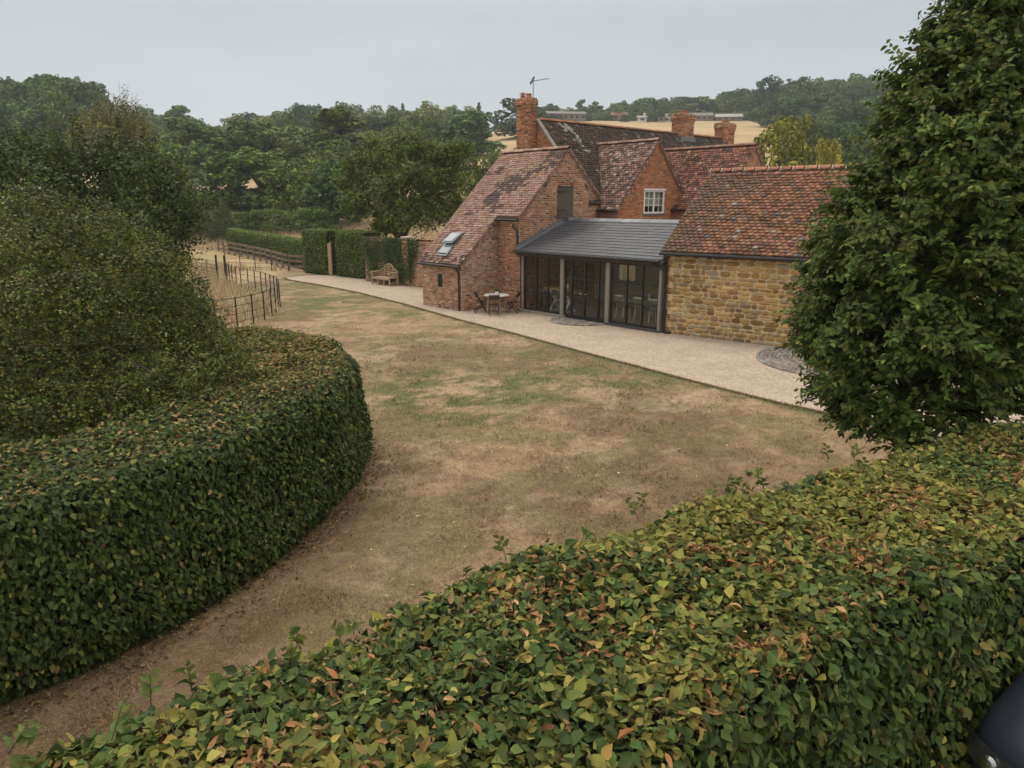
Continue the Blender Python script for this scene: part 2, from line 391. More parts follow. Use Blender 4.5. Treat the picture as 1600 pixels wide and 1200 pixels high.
# ------------------------------------------------------------------ bricks, tiles
BRICK = (np.array([(-.5, 0, -.5), (.5, 0, -.5), (.5, 0, .5), (-.5, 0, .5), (-.47, 1, -.44), (.47, 1, -.44), (.47, 1, .44), (-.47, 1, .44)]),
         np.array([(4, 5, 6, 7), (0, 1, 5, 4), (1, 2, 6, 5), (2, 3, 7, 6), (3, 0, 4, 7)]))
RED = ([(.36, .155, .075), (.43, .20, .095), (.29, .115, .06), (.10, .07, .06), (.48, .32, .2)], [5, 4, 3, 1.3, 1.0])
ORANGE = ([(.40, .165, .075), (.44, .19, .085), (.34, .13, .06), (.22, .10, .06)], [5, 4, 3, .6])
FADED = ([(.40, .20, .115), (.45, .255, .16), (.33, .145, .08), (.52, .36, .25), (.12, .08, .065)], [4, 3, 4, 1.5, .9])
def bricks(o, s, n, z0, z1, iv, pal, L=.225, Hc=.075, proud=.012, seed=0):
    """o origin, s unit along the wall, n outward; iv(z) -> intervals along s. Returns pos, R, col lists"""
    o = np.array(o, float); s = np.array(s, float); n = np.array(n, float); P = []; W = []
    nc = int((z1 - z0) / Hc + .01)
    for c in range(nc):
        z = z0 + (c + .5) * Hc
        for a, b in iv(z):
            if b - a < .04: continue
            x = a - (0 if c % 2 else L * .5); k = c * 3
            while x < b:
                ln = L if (k % 3) else L * .5      # stretchers with the odd header
                k += 1
                x0 = max(x, a); x1 = min(x + ln, b); x += ln
                if x1 - x0 > .035: P.append(o + s * (x0 + x1) / 2 + np.array([0, 0, z])); W.append(x1 - x0 - .017)
    if not P: return np.zeros((0, 3)), np.zeros((0, 3, 3)), np.zeros((0, 3))
    P = np.array(P); W = np.array(W); m = len(P)
    Rm = np.zeros((m, 3, 3)); Rm[:, :, 0] = s * W[:, None]
    Rm[:, :, 1] = n * (proud * (.75 + .5 * rng.random(m)))[:, None]
    Rm[:, 2, 2] = Hc - .017
    C = palette(m, *pal, jit=.16)
    C = C * (.82 + .36 * fbm(P, .9, seed + 3, 3))[:, None]
    pale = sstep(.62, .72, fbm(P, .8, seed + 41, 3))[:, None] * (rng.random((m, 1)) < .6)
    C = C * (1 - .55 * pale) + np.array([.45, .33, .25]) * .55 * pale
    return P, Rm, C
def cat(lst): return [np.concatenate(x) for x in zip(*lst)]
def brickwork(parent, lst):
    P, Rm, C = cat(lst)
    return link('brickwork', mass('brickwork', *BRICK, P, Rm, C), parent, M['brick'], 'stuff')
TILE = (np.array([(-.5, 0, 0), (.5, 0, 0), (.5, 1, 0), (-.5, 1, 0), (-.5, 0, 1), (0, -.01, 1.15), (.5, 0, 1), (.5, 1, .15), (0, 1, .3), (-.5, 1, .15)]),
        np.array([(4, 5, 8, 9), (5, 6, 7, 8), (0, 1, 6, 4), (1, 2, 7, 6), (3, 0, 4, 9)]))
def tiles(o, s, t, smin, smax, T, colf, w=.178, gauge=.132, thick=.045, wob=.008, drop=None):
    """o eave origin, s along eave, t up the slope (3D unit)"""
    o = np.array(o, float); s = np.array(s, float); t = np.array(t, float); n = np.cross(s, t); P = []; ST = []
    W = []
    for r_ in range(int(T / gauge)):
        tt = r_ * gauge; a, b = smin(tt), smax(tt); x = a - (w / 2 if r_ % 2 else 0)
        while x < b:
            x0 = max(x, a); x1 = min(x + w, b); x += w
            if x1 - x0 > .03 and not (drop and drop((x0 + x1) / 2, tt)): ST.append(((x0 + x1) / 2, tt)); W.append(x1 - x0 - .006)
    ST = np.array(ST); W = np.array(W); m = len(ST)
    P = o + s * ST[:, :1] + t * ST[:, 1:2]
    und = (fbm(P, .5, 77, 2) - .5)[:, None] * .05
    P = P + n * (und + rng.normal(0, wob, (m, 1)) * .4 + .004)
    yaw = rng.normal(0, .02, m)[:, None]
    Rm = np.zeros((m, 3, 3)); Rm[:, :, 0] = (s + t * yaw) * W[:, None]; Rm[:, :, 1] = (t - s * yaw) * (gauge * 1.35)
    Rm[:, :, 2] = n * (thick * (.8 + .4 * rng.random((m, 1))))
    return P, Rm, colf(P, ST)
def ridge_tile_mesh(L=.3, r=.13):
    mb = MB(); n = 7
    q = []
    for x in (-L / 2 + .006, L / 2 - .006):
        for rr in (r, r - .02):
            for k in range(n):
                a = math.pi * (k / (n - 1)) * .86 + math.pi * .07; q.append((x, rr * math.cos(a), rr * math.sin(a) - .045))
    f = []
    for k in range(n - 1):
        f += [(k, k + 1, 2 * n + k + 1, 2 * n + k), (n + k, 3 * n + k, 3 * n + k + 1, n + k + 1), (k, n + k, n + k + 1, k + 1), (2 * n + k, 2 * n + k + 1, 3 * n + k + 1, 3 * n + k)]
    f += [(0, 2 * n, 3 * n, n), (n - 1, 2 * n - 1, 4 * n - 1, 3 * n - 1)]
    return mb.add(q, f).mesh('ridge_tile', True)
RIDGE = ridge_tile_mesh(); RIDGE.materials.append(M['tile_obj'])
def ridge(parent, p0, p1, cols, jit=.15, L=.3, mortar=True):
    p0 = Vector(p0); p1 = Vector(p1); d = p1 - p0; n = max(1, round(d.length / L)); ang = math.atan2(d.y, d.x)
    for i in range(n):
        o = bpy.data.objects.new('ridge_tile', RIDGE); col.objects.link(o); o.parent = parent
        o.location = p0 + d * ((i + .5) / n) + Vector((0, 0, random.uniform(-.006, .006))); o.rotation_euler = (random.uniform(-.03, .03), random.uniform(-.012, .012), ang + random.uniform(-.012, .012))
        o.scale = (d.length / n / L, 1, 1)
        c = np.array(random.choice(cols)) * random.uniform(1 - jit, 1 + jit); o.color = (*c, 1)
    if mortar:
        mb = MB()
        for i in range(n + 1):
            c = p0 + d * (i / n); x = d.normalized() * .014; y = Vector((-d.y, d.x, 0)).normalized()
            q = []
            for sg in (-1, 1):
                for k in range(7):
                    a = math.pi * (k / 6); q.append(c + x * sg + y * (.128 * math.cos(a)) + Vector((0, 0, .131 * math.sin(a) - .045)))
            mb.add(q, [(k, k + 1, 7 + k + 1, 7 + k) for k in range(6)] + [tuple(range(7)), tuple(range(13, 6, -1))])
        mb.build('ridge_mortar', M['mortar'], parent)

def wall_strips(mb, smin, smax, ztop, breaks, holes, to3, thick, z0=-.3):
    """a wall slab as vertical strips so that openings stay open. to3(s, depth, z)"""
    xs = sorted(set([smin, smax] + [b for b in breaks if smin < b < smax] + [h for q in holes for h in q[:2]]))
    def piece(a, b, za0, zb0, za1, zb1):
        q = [to3(a, 0, za0), to3(b, 0, zb0), to3(b, 0, zb1), to3(a, 0, za1), to3(a, thick, za0), to3(b, thick, zb0), to3(b, thick, zb1), to3(a, thick, za1)]
        mb.add(q, [(0, 1, 2, 3), (7, 6, 5, 4), (0, 4, 5, 1), (1, 5, 6, 2), (2, 6, 7, 3), (3, 7, 4, 0)])
    for a, b in zip(xs[:-1], xs[1:]):
        hs_ = sorted([h for h in holes if h[0] <= a + 1e-6 and h[1] >= b - 1e-6], key=lambda h: h[2]); lo = z0
        for h in hs_:
            if h[2] > lo + 1e-4: piece(a, b, lo, lo, h[2], h[2])
            lo = h[3]
        piece(a, b, lo, lo, ztop(a), ztop(b))
def sub(iv, holes, z):
    out = iv
    for h in holes:
        if h[2] < z < h[3]:
            nx = []
            for a, b in out:
                if h[1] <= a or h[0] >= b: nx.append((a, b)); continue
                if h[0] > a: nx.append((a, h[0]))
                if h[1] < b: nx.append((h[1], b))
            out = nx
    return out

# ================================================================== GROUND
def pip(x, y, poly):
    ins = np.zeros(np.shape(x), bool); n = len(poly)
    for i in range(n):
        x0, y0 = poly[i]; x1, y1 = poly[(i + 1) % n]
        c = ((y0 > y) != (y1 > y)) & (x < (x1 - x0) * (y - y0) / (y1 - y0 + 1e-12) + x0); ins ^= c
    return ins
FENCE = [(-10.9, 24.6), (-10.0, 26.0), (-9.62, 27.2), (-9.5, 28.4), (-9.65, 29.6), (-9.95, 31.2), (-10.5, 32.9), (-11.35, 34.6), (-12.3, 36.2), (-13.3, 37.5), (-14.4, 38.7), (-15.5, 40.4), (-16.6, 42.5)]
MEADOW = [(-70, 20), (-11.6, 24)] + FENCE + [(-17.3, 43.2), (-18.0, 44.6), (-17.9, 49.6), (-14.6, 49.3), (-70, 75)]
G_FRONT = [(-13.6, 44.1), (-13.18, 43.11), (-10.6, 40.3), (-7.72, 36.69), (-4.7, 32.2), (-1.96, 27.7), (0.1, 24.7), (1.95, 21.76), (3.3, 19.7), (4.39, 18.0), (5.8, 15.94), (7.1, 14.4), (9.2, 12.0), (12.5, 9.2), (18, 6)]
GRAVEL = G_FRONT + [(40, 6), (40, 40), (4, 45), (-3, 45), (-8.2, 44.5), (-9.5, 45.4), (-11.2, 46.0), (-12.8, 45.6)]
def seg_dist(x, y, pts):
    d = np.full(np.shape(x), 1e9)
    for (ax, ay), (bx, by) in zip(pts[:-1], pts[1:]):
        vx, vy = bx - ax, by - ay; t = np.clip(((x - ax) * vx + (y - ay) * vy) / (vx * vx + vy * vy), 0, 1)
        d = np.minimum(d, np.hypot(x - ax - t * vx, y - ay - t * vy))
    return d
GREEN = [(-.6, 17.6, 1.6, .8), (1.9, 18.6, 2.2, .7), (-1.6, 15.9, 1.3, .8), (.2, 16.2, 1.0, .5), (2.9, 17.6, 1.4, .6), (.9, 21.0, .8, .7), (-2.2, 18.0, .9, 1.0), (-8.5, 33, 2.0, 2.4), (-5.5, 29.5, 1.8, 1.0), (-12.6, 37.0, 2.2, 3), (-11, 42, 2, 2.4), (-2.0, 17.0, 1.6, .7), (-1.0, 14.6, 1.2, .5)]
def lawn_col(x, y):
    p = np.stack([x, y], -1)
    p = p + (fbm(p, 1.5, 201, 4, .7)[..., None] - .5) * .3; a = fbm(p, .35, 11, 7, .72); b = fbm(p, 1.1, 23, 5, .7); c = fbm(p * np.array([1.0, .8]), .7, 31, 6, .74)
    straw = np.array([.325, .230, .136]); brown = np.array([.175, .117, .068]); pale = np.array([.43, .322, .212]); green = np.array([.12, .135, .05]); olive = np.array([.185, .155, .072])
    C = straw * np.ones(p.shape[:-1] + (3,))
    def mixc(C, colr, f): return C * (1 - f[..., None]) + colr * f[..., None]
    C = mixc(C, brown, sstep(.44, .58, a) * .8)
    C = mixc(C, pale, sstep(.5, .64, c) * .6)
    C = mixc(C, olive, sstep(.47, .6, b) * .65)
    g = np.zeros(np.shape(x))
    for gx, gy_, rx, ry in GREEN: g = np.maximum(g, np.exp(-(((x - gx) / rx) ** 2 + ((y - gy_) / ry) ** 2)))
    de = seg_dist(x, y, G_FRONT); g = np.maximum(g, np.exp(-(de / .35) ** 2) * .75 * sstep(.3, .55, b))
    C = mixc(C, green, np.clip(g * 1.8 * sstep(.4, .56, fbm(p, 1.6, 77, 5, .75)), 0, .85))
    C = mixc(C, brown * np.array([.95, 1.0, .95]), sstep(11, 5, y) * .3)
    m = pip(x, y, MEADOW)
    C = np.where(m[..., None], np.array([.36, .27, .15]) * (.75 + .5 * b[..., None]), C)
    return C
gx = np.arange(-15, 20.01, .14); gyv = np.arange(-4, 49.01, .14)
X, Y = np.meshgrid(gx, gyv); Z = (fbm(np.stack([X, Y], -1), .5, 3, 3) - .5) * .02
nx, ny = X.shape[1], X.shape[0]
idx = np.arange(nx * ny).reshape(ny, nx)
Fq = np.stack([idx[:-1, :-1], idx[:-1, 1:], idx[1:, 1:], idx[1:, :-1]], -1).reshape(-1, 4)
def vcol(me, C):
    a = me.attributes.new('col', 'FLOAT_COLOR', 'POINT'); a.data.foreach_set('color', np.concatenate([C, np.ones((len(C), 1))], 1).astype(np.float32).ravel())
me = npmesh('lawn', np.stack([X, Y, Z - .02], -1).reshape(-1, 3), Fq, smooth=True); vcol(me, lawn_col(X.ravel(), Y.ravel()))
setp(link('lawn', me, None, M['lawn']), 'parched brown and green mown lawn between the hedges and the gravel', 'lawn', kind='structure')

tx = np.unique(np.concatenate([np.arange(-420, -60, 15), np.arange(-60, 60, 3), np.arange(60, 480, 15)]).astype(float))
ty = np.unique(np.concatenate([np.arange(-60, 40, 10), np.arange(40, 130, 2), np.arange(130, 360, 6), np.arange(360, 900, 40)]).astype(float))
X, Y = np.meshgrid(tx, ty); Z = terr(X, Y) - .06 * (Y < 50)
nx, ny = X.shape[1], X.shape[0]; idx = np.arange(nx * ny).reshape(ny, nx)
Fq = np.stack([idx[:-1, :-1], idx[:-1, 1:], idx[1:, 1:], idx[1:, :-1]], -1).reshape(-1, 4)
me = npmesh('ground', np.stack([X, Y, Z], -1).reshape(-1, 3), Fq, smooth=True)
p2 = np.stack([X.ravel(), Y.ravel()], -1); b = fbm(p2, .05, 9, 4)[:, None]; b2 = fbm(p2 * np.array([.3, 1]), .12, 19, 4)[:, None]
C = np.array([.40, .30, .165]) * (.75 + .5 * b); C = C * (1 - .5 * sstep(.5, .7, b2)) + np.array([.30, .225, .10]) * .5 * sstep(.5, .7, b2)
vcol(me, C)
setp(link('ground', me, None, M['lawn']), 'straw coloured meadow and hay field rising to the hill', 'field', kind='structure')

bm = bmesh.new(); vsx = [bm.verts.new((x, y, .012)) for x, y in GRAVEL]; f = bm.faces.new(vsx); bmesh.ops.triangulate(bm, faces=[f]); bmesh.ops.recalc_face_normals(bm, faces=bm.faces)
me = bpy.data.meshes.new('gravel_path'); bm.to_mesh(me); bm.free()
setp(link('gravel_path', me, None, M['gravel']), 'pale gravel path along the front of the buildings', 'path', kind='structure')
mb = MB()
for (a, c), (d, e2) in zip(G_FRONT[:-1], G_FRONT[1:]): mb.beam((a, c, -.002), (d, e2, -.002), .02, .036)
M['edging'] = simple('edging_board', (.17, .125, .085), .9, .3, 6)
setp(mb.build('path_edging', M['edging']), 'thin dark edging between the lawn and the gravel', 'edging', kind='structure')

# ================================================================== BRICK COTTAGE with the long sloping roof
TH = R(-48.44); L0 = (-3.913, 32.084)
def hw(u, v): return (L0[0] + math.cos(TH) * u - math.sin(TH) * v, L0[1] + math.sin(TH) * u + math.cos(TH) * v)
UC, U2, V1, VR, V3, ZE, ZA = 2.78, 4.14, 1.97, 4.718, 7.6, 1.892, 6.6
SL = (ZA - ZE) / (VR + .12)
def zr(v): return ZE + SL * (v + .12) if v <= VR else ZA - SL * (v - VR)
cot = thing('brick_cottage', 'old brick cottage with a long sweeping clay roof and a loft shutter', 'house', (*L0, 0), TH)
wf = MB(); HB = (1.12, 1.46, .87, 1.43)
wall_strips(wf, 0, UC, lambda s: zr(0) - .07, [], [HB], lambda s, d, z: (s, d, z), .24)
wf = wf.build('wall', M['mortar'], cot)
brickwork(wf, [bricks((0, 0, 0), (1, 0, 0), (0, -1, 0), 0, 1.9, lambda z: sub([(0, UC)], [HB], z), FADED, seed=1)])
we = MB(); wall_strips(we, .24, V1, lambda s: zr(s) - .07, [], [], lambda s, d, z: (UC - d, s, z), .24)
we = we.build('wall', M['mortar'], cot)
brickwork(we, [bricks((UC, 0, 0), (0, 1, 0), (1, 0, 0), 0, 3.9, lambda z: [(max(0, (z + .12 - ZE) / SL - .12), V1)], FADED, seed=2)])
ws = MB(); wall_strips(ws, UC - .24, U2, lambda s: zr(V1) - .07, [], [], lambda s, d, z: (s, V1 + d, z), .24)
ws = ws.build('wall', M['mortar'], cot)
brickwork(ws, [bricks((UC, V1, 0), (1, 0, 0), (0, -1, 0), 0, zr(V1) - .05, lambda z: [(0.012, U2 - UC)], RED, seed=3)])
HS = (4.09, 5.12, 3.81, 5.06)
wg = MB(); wall_strips(wg, V1 + .24, V3, lambda s: zr(s) - .07, [VR], [HS], lambda s, d, z: (U2 - d, s, z), .24)
wg = wg.build('wall', M['mortar'], cot)
def iv_g(z): return sub([(max(V1, (z + .1 - ZE) / SL - .12), min(V3, VR + (ZA - z - .1) / SL))], [HS, (HS[0] - .05, HS[1] + .05, 5.06, 5.21)], z)
lst = [bricks((U2, 0, 0), (0, 1, 0), (1, 0, 0), 0, ZA - .12, iv_g, RED, seed=4)]
# soldier arch over the shutter
P = []; Rm = []
for k in range(14):
    s_ = HS[0] - .03 + (k + .5) * (HS[1] - HS[0] + .06) / 14; bow = .05 * (1 - ((k - 6.5) / 6.5) ** 2)
    P.append((U2, s_, 5.115 + bow)); Rm.append(np.array([[0, .013, 0], [.068, 0, 0], [0, 0, .14]]))
lst.append((np.array(P), np.array(Rm), palette(14, *RED, jit=.12)))
brickwork(wg, lst)
mb = MB(); wall_strips(mb, .24, V3, lambda s: zr(s) - .09, [VR], [], lambda s, d, z: (d, s, z), .24)
mb.build('wall', M['brick_plain'], cot); MB().box(.25, U2 - .25, V3 - .02, V3, -.2, zr(V3) - .1).build('wall', M['brick_plain'], cot)
# small black hatch in the low front wall
hb = MB().box(HB[0], HB[1], .03, .06, HB[2], HB[3]).build('hatch', M['black_iron'], cot)
for k in range(5): MB().box(HB[0] + .02, HB[1] - .02, -.006, .028, HB[2] + .04 + k * .1, HB[2] + .115 + k * .1).build('slat', M['black_iron'], hb)
# loft shutter of vertical boards
sh = MB().box(U2 - .12, U2 - .09, HS[0], HS[1], HS[2], HS[3]).build('shutter', M['shutter'], cot)
for k in range(6):
    w_ = (HS[1] - HS[0]) / 6
    MB().box(U2 - .09, U2 - .045 + .004 * (k % 3), HS[0] + k * w_ + .006, HS[0] + (k + 1) * w_ - .006, HS[2] + .02, HS[3] - .02 + random.uniform(-.01, .01)).build('board', M['shutter'], sh)
for z_ in (4.05, 4.82): MB().box(U2 - .043, U2 - .02, HS[0] + .04, HS[0] + .58, z_ - .025, z_ + .025).build('hinge', M['black_iron'], sh)
MB().box(U2 - .1, U2 + .03, HS[0] - .04, HS[1] + .04, HS[2] - .08, HS[2]).build('sill', M['oak_dark'], sh)
for y_, a_ in ((3.42, .5), (5.86, -.5)):   # iron tie bars
    MB().beam((U2 + .02, y_ - .07, 5.08 - .1 * a_ * 2), (U2 + .02, y_ + .07, 5.08 + .1 * a_ * 2), .03, .05).build('tie_bar', M['black_iron'], cot)
MB().box(U2 - .0, U2 + .03, 1.62 + .42, 1.62 + .5, 2.05, 2.13).build('vent_block', M['black_iron'], cot)
# roof
nr = np.array([0, -SL, 1]) / math.hypot(SL, 1); tdir = np.array([0, 1, SL]) / math.hypot(SL, 1)
TL = (VR + .12) * math.hypot(SL, 1); tV1 = (V1 - .16 + .12) * math.hypot(SL, 1)
rf = MB()
def slab(mb, corners, n, th=.06, off=-.012):
    n = Vector(n); q = [Vector(c) + n * off for c in corners] + [Vector(c) + n * (off - th) for c in corners]; k = len(corners)
    mb.add(q, [tuple(range(k)), tuple(range(2 * k - 1, k - 1, -1))] + [(i, (i + 1) % k, k + (i + 1) % k, k + i) for i in range(k)])
slab(rf, [(-.1, -.1, zr(-.1)), (UC + .08, -.1, zr(-.1)), (UC + .08, V1 - .14, zr(V1 - .14)), (-.1, V1 - .14, zr(V1 - .14))], nr)
slab(rf, [(-.1, V1 - .14, zr(V1 - .14)), (U2 + .08, V1 - .14, zr(V1 - .14)), (U2 + .08, VR, ZA), (-.1, VR, ZA)], nr)
rf = rf.build('roof', M['rooftile_plain'], cot)
def col_a(P, ST):
    m = len(P); C = palette(m, [(.345, .215, .17), (.31, .185, .142), (.38, .255, .205), (.26, .148, .11)], [5, 4, 3, 1.6], .09)
    d = np.abs((ST[:, 0] - 2.35) * .9 - (ST[:, 1] - 4.3) * .62) / 1.1
    k = fbm(np.c_[ST, np.zeros(m)] * np.array([1.0, .7, 1]), 1.5, 5, 3) * 1.5 - d * .75 - sstep(5.2, 6.2, ST[:, 1]) * .2 - sstep(2.6, 1.6, ST[:, 1]) * .4
    k2 = vnoise(np.c_[ST, np.zeros(m)], 1.3, 15)
    dark = ((k > .3) & (rng.random(m) < np.clip((k - .3) * 4, .25, .85))) | ((k2 > .75) & (rng.random(m) < .6)) | ((ST[:, 1] < .5) & (rng.random(m) < .55))
    return np.where(dark[:, None], np.array([.115, .085, .074]) * (.7 + .6 * rng.random((m, 1))), C)
SKY = (.86, 1.62, .3 * 1.39, 1.2 * 1.39)     # roof light opening: s0, s1, t0, t1
P, Rm, C = tiles((0, -.12, ZE), (1, 0, 0), tdir, lambda t: -.1, lambda t: UC + .1 if t < tV1 else U2 + .1, TL - .05, col_a,
                 drop=lambda s, t: SKY[0] < s < SKY[1] and SKY[2] < t < SKY[3])
link('tile_courses', mass('tile_courses', *TILE, P, Rm, C), rf, M['tile'], 'stuff')
ridge(rf, (-.1, VR, ZA + .02), (U2 + .1, VR, ZA + .02), [(.33, .2, .16), (.28, .17, .13), (.36, .25, .2)], mortar=False)
rb = MB(); nb = np.array([0, SL, 1]) / math.hypot(SL, 1)
slab(rb, [(-.1, VR, ZA), (U2 + .1, VR, ZA), (U2 + .1, V3 + .12, zr(V3 + .12)), (-.1, V3 + .12, zr(V3 + .12))], nb)
rb = rb.build('roof', M['rooftile_plain'], cot)
P, Rm, C = tiles((0, V3 + .12, zr(V3 + .12)), (-1, 0, 0), np.array([0, -1, SL]) / math.hypot(SL, 1), lambda t: -U2 - .1, lambda t: .1, (V3 + .12 - VR) * math.hypot(SL, 1) - .05, col_a)
link('tile_courses', mass('tile_courses', *TILE, P, Rm, C), rb, M['tile'], 'stuff')
def verge(parent, x, pts, mat, w=.07):
    """a bedding of tile ends and mortar under the verge tiles"""
    mb = MB()
    for (v0, z0), (v1, z1) in zip(pts[:-1], pts[1:]): mb.beam((x, v0, z0), (x, v1, z1), w, .05)
    mb.build('verge', mat, parent)
    L = sum(math.hypot(b[0] - a[0], b[1] - a[1]) for a, b in zip(pts[:-1], pts[1:])); P = []; Rm = []
    for (v0, z0), (v1, z1) in zip(pts[:-1], pts[1:]):
        ln = math.hypot(v1 - v0, z1 - z0); ty, tz = (v1 - v0) / ln, (z1 - z0) / ln
        for k in range(int(ln / .105)):
            f_ = (k + .5) * .105; P.append((x + w / 2, v0 + ty * f_, z0 + tz * f_ + .0))
            Rm.append(np.array([[0, .035, 0], [ty * .07, 0, -tz * .055], [tz * .07, 0, ty * .055]]))
    n_ = len(P); link('verge_tile_ends', mass('verge_tile_ends', *BRICK, np.array(P), np.array(Rm), palette(n_, [(.30, .17, .12), (.42, .3, .22), (.2, .12, .09)], [3, 2, 2])), parent, M['tile'], 'stuff')
o_ = -.085
verge(rf, UC + .045, [(-.1, zr(-.1) + o_), (V1 - .2, zr(V1 - .2) + o_)], M['mortar'])
verge(rf, U2 + .045, [(V1 - .1, zr(V1 - .1) + o_), (VR, ZA + o_)], M['mortar'])
verge(rb, U2 + .045, [(VR, ZA + o_), (V3 + .1, zr(V3 + .1) + o_)], M['mortar'])
# gutters and downpipes
MB().tube([(-.12, -.17, ZE - .07), (UC + .1, -.17, ZE - .07)], .05, 8).build('gutter', M['black_iron'], cot, smooth=True)
MB().tube([(UC - .02, V1 - .2, zr(V1 - .16) - .09), (U2 + .1, V1 - .2, zr(V1 - .16) - .09)], .05, 8).build('gutter', M['black_iron'], cot, smooth=True)
MB().tube([(UC - .12, -.17, ZE - .08), (UC - .12, -.17, ZE - .18), (UC - .1, -.07, ZE - .32), (UC - .1, -.07, .02)], .038, 8).build('downpipe', M['black_iron'], cot, smooth=True)
MB().tube([(U2 - .18, V1 - .2, 3.55), (U2 - .18, V1 - .2, 3.42), (U2 - .06, V1 - .08, 3.25), (U2 - .06, V1 - .08, 2.58)], .038, 8).build('downpipe', M['black_iron'], cot, smooth=True)
MB().box(1.24, 1.29, -.035, .0, .02, .16).build('vent_pipe', M['black_iron'], cot)
# roof light
def onroof(s, t, h=0.0): return Vector((s, -.12, ZE)) + Vector(tdir) * t + Vector(nr) * h
rl = MB()
for a, b_ in (((SKY[0], SKY[2]), (SKY[1], SKY[2])), ((SKY[0], SKY[3]), (SKY[1], SKY[3]))): rl.beam(onroof(*a, .03), onroof(*b_, .03), .09, .1, up=nr)
for s_ in (SKY[0] + .04, SKY[1] - .04): rl.beam(onroof(s_, SKY[2] - .02, .032), onroof(s_, SKY[3] + .02, .032), .08, .1, up=nr)
rl = rl.build('roof_light', M['lead'], rf)
ins = MB().add([onroof(SKY[0] + .05, SKY[2] + .05, .05), onroof(SKY[1] - .05, SKY[2] + .05, .05), onroof(SKY[1] - .05, SKY[3] - .05, .05), onroof(SKY[0] + .05, SKY[3] - .05, .05)], [(0, 1, 2, 3)])
# roof light: fixed sloping pane and the opened upper sash
def rquad(mb, s0, s1, t0, t1, h0, h1, th=.03):
    q = [onroof(s0, t0, h0), onroof(s1, t0, h0), onroof(s1, t1, h1), onroof(s0, t1, h1)]
    mb.add(q + [p - Vector(nr) * th for p in q], [(0, 1, 2, 3), (7, 6, 5, 4), (0, 4, 5, 1), (1, 5, 6, 2), (2, 6, 7, 3), (3, 7, 4, 0)]); return mb
rquad(MB(), SKY[0] + .05, SKY[1] - .05, SKY[2] + .04, SKY[3] - .04, .02, .02).build('reveal', M['oak_dark'], rl)
M['roof_glass'] = simple('roof_light_glass', (.30, .33, .36), .06, .02, 2, spec=1.0)
rquad(MB(), SKY[0] + .09, SKY[1] - .09, SKY[2] + .1, SKY[2] + .62, .09, .085, .02).build('pane', M['roof_glass'], rl)
sash = rquad(MB(), SKY[0] + .02, SKY[1] - .02, SKY[2] + .55, SKY[3] - .0, .23, .12, .05).build('sash', M['lead'], rl)
rquad(MB(), SKY[0] + .1, SKY[1] - .1, SKY[2] + .63, SKY[3] - .08, .247, .142, .012).build('pane', M['roof_glass'], rl)

# ================================================================== FARMHOUSE: long main roof, two gabled wings, three chimneys
far = thing('farmhouse', 'long old farmhouse with dark mossy roof, two gabled wings and three brick chimneys', 'house', (*L0, 0), TH)
def gable_wing(u0, u1, vc, h, za, ze, hole, colf, rcols, seed):
    s_ = (za - ze) / h
    w = MB(); wall_strips(w, vc - h, vc + h, lambda s: za - .07 - s_ * abs(s - vc), [vc], [hole] if hole else [], lambda s, d, z: (u1 - d, s, z), .24)
    w = w.build('wall', M['mortar_warm'], far)
    iv = lambda z: sub([(max(vc - h, vc - (za - .09 - z) / s_), min(vc + h, vc + (za - .09 - z) / s_))], [hole] if hole else [], z)
    brickwork(w, [bricks((u1, 0, 0), (0, 1, 0), (1, 0, 0), 2.1, za - .12, iv, ORANGE, seed=seed)])
    MB().box(u0, u1 - .24, vc - h, vc - h + .24, 0, ze - .08).build('wall', M['brick_plain'], far); MB().box(u0, u1 - .24, vc + h - .24, vc + h, 0, ze - .08).build('wall', M['brick_plain'], far)
    for sg in (-1, 1):
        n_ = np.array([0, sg * s_, 1]) / math.hypot(s_, 1); td = np.array([0, -sg, s_]) / math.hypot(s_, 1); hh = h + .12; T = hh * math.hypot(s_, 1)
        r_ = MB(); ze2 = za - s_ * hh
        slab(r_, [(u0, vc + sg * hh, ze2), (u1 + .08, vc + sg * hh, ze2), (u1 + .08, vc, za), (u0, vc, za)], n_)
        r_ = r_.build('roof', M['rooftile_plain'], far)
        if sg < 0: P, Rm, C = tiles((0, vc - hh, ze2), (1, 0, 0), td, lambda t: u0, lambda t: u1 + .1, T - .05, colf)
        else: P, Rm, C = tiles((0, vc + hh, ze2), (-1, 0, 0), td, lambda t: -u1 - .1, lambda t: -u0, T - .05, colf)
        link('tile_courses', mass('tile_courses', *TILE, P, Rm, C), r_, M['tile'], 'stuff')
        verge(r_, u1 + .045, [(vc, za - .085), (vc + sg * hh, ze2 - .085)], M['mortar_warm'])
        if sg < 0: ridge(r_, (u0, vc, za + .02), (u1 + .1, vc, za + .02), rcols, mortar=False); MB().tube([(u0, vc - hh - .05, ze2 - .05), (u1 + .1, vc - hh - .05, ze2 - .05)], .05, 8).build('gutter', M['black_iron'], far, smooth=True)
def col_b(P, ST):
    m = len(P); C = palette(m, [(.25, .15, .12), (.19, .105, .082), (.34, .25, .21), (.10, .075, .066)], [4, 4, 2.2, 3.4], .16); return C * (.75 + .5 * fbm(P, .9, 61, 3))[:, None]
def col_c(P, ST):
    m = len(P); C = palette(m, [(.20, .085, .055), (.25, .115, .075), (.11, .06, .045), (.33, .21, .16)], [4, 4, 3, .8], .2); return C * (.7 + .6 * fbm(P, .9, 62, 3))[:, None]
WB = (8.5, 9.98, 3.9, 4.92)
gable_wing(.6, 5.24, 9.32, 2.594, 7.1, 4.21, WB, col_b, [(.27, .18, .14), (.2, .13, .1)], 11)
gable_wing(.6, 7.8, 13.15, 2.45, 6.95, 4.22, None, col_c, [(.2, .1, .07), (.25, .14, .1)], 12)
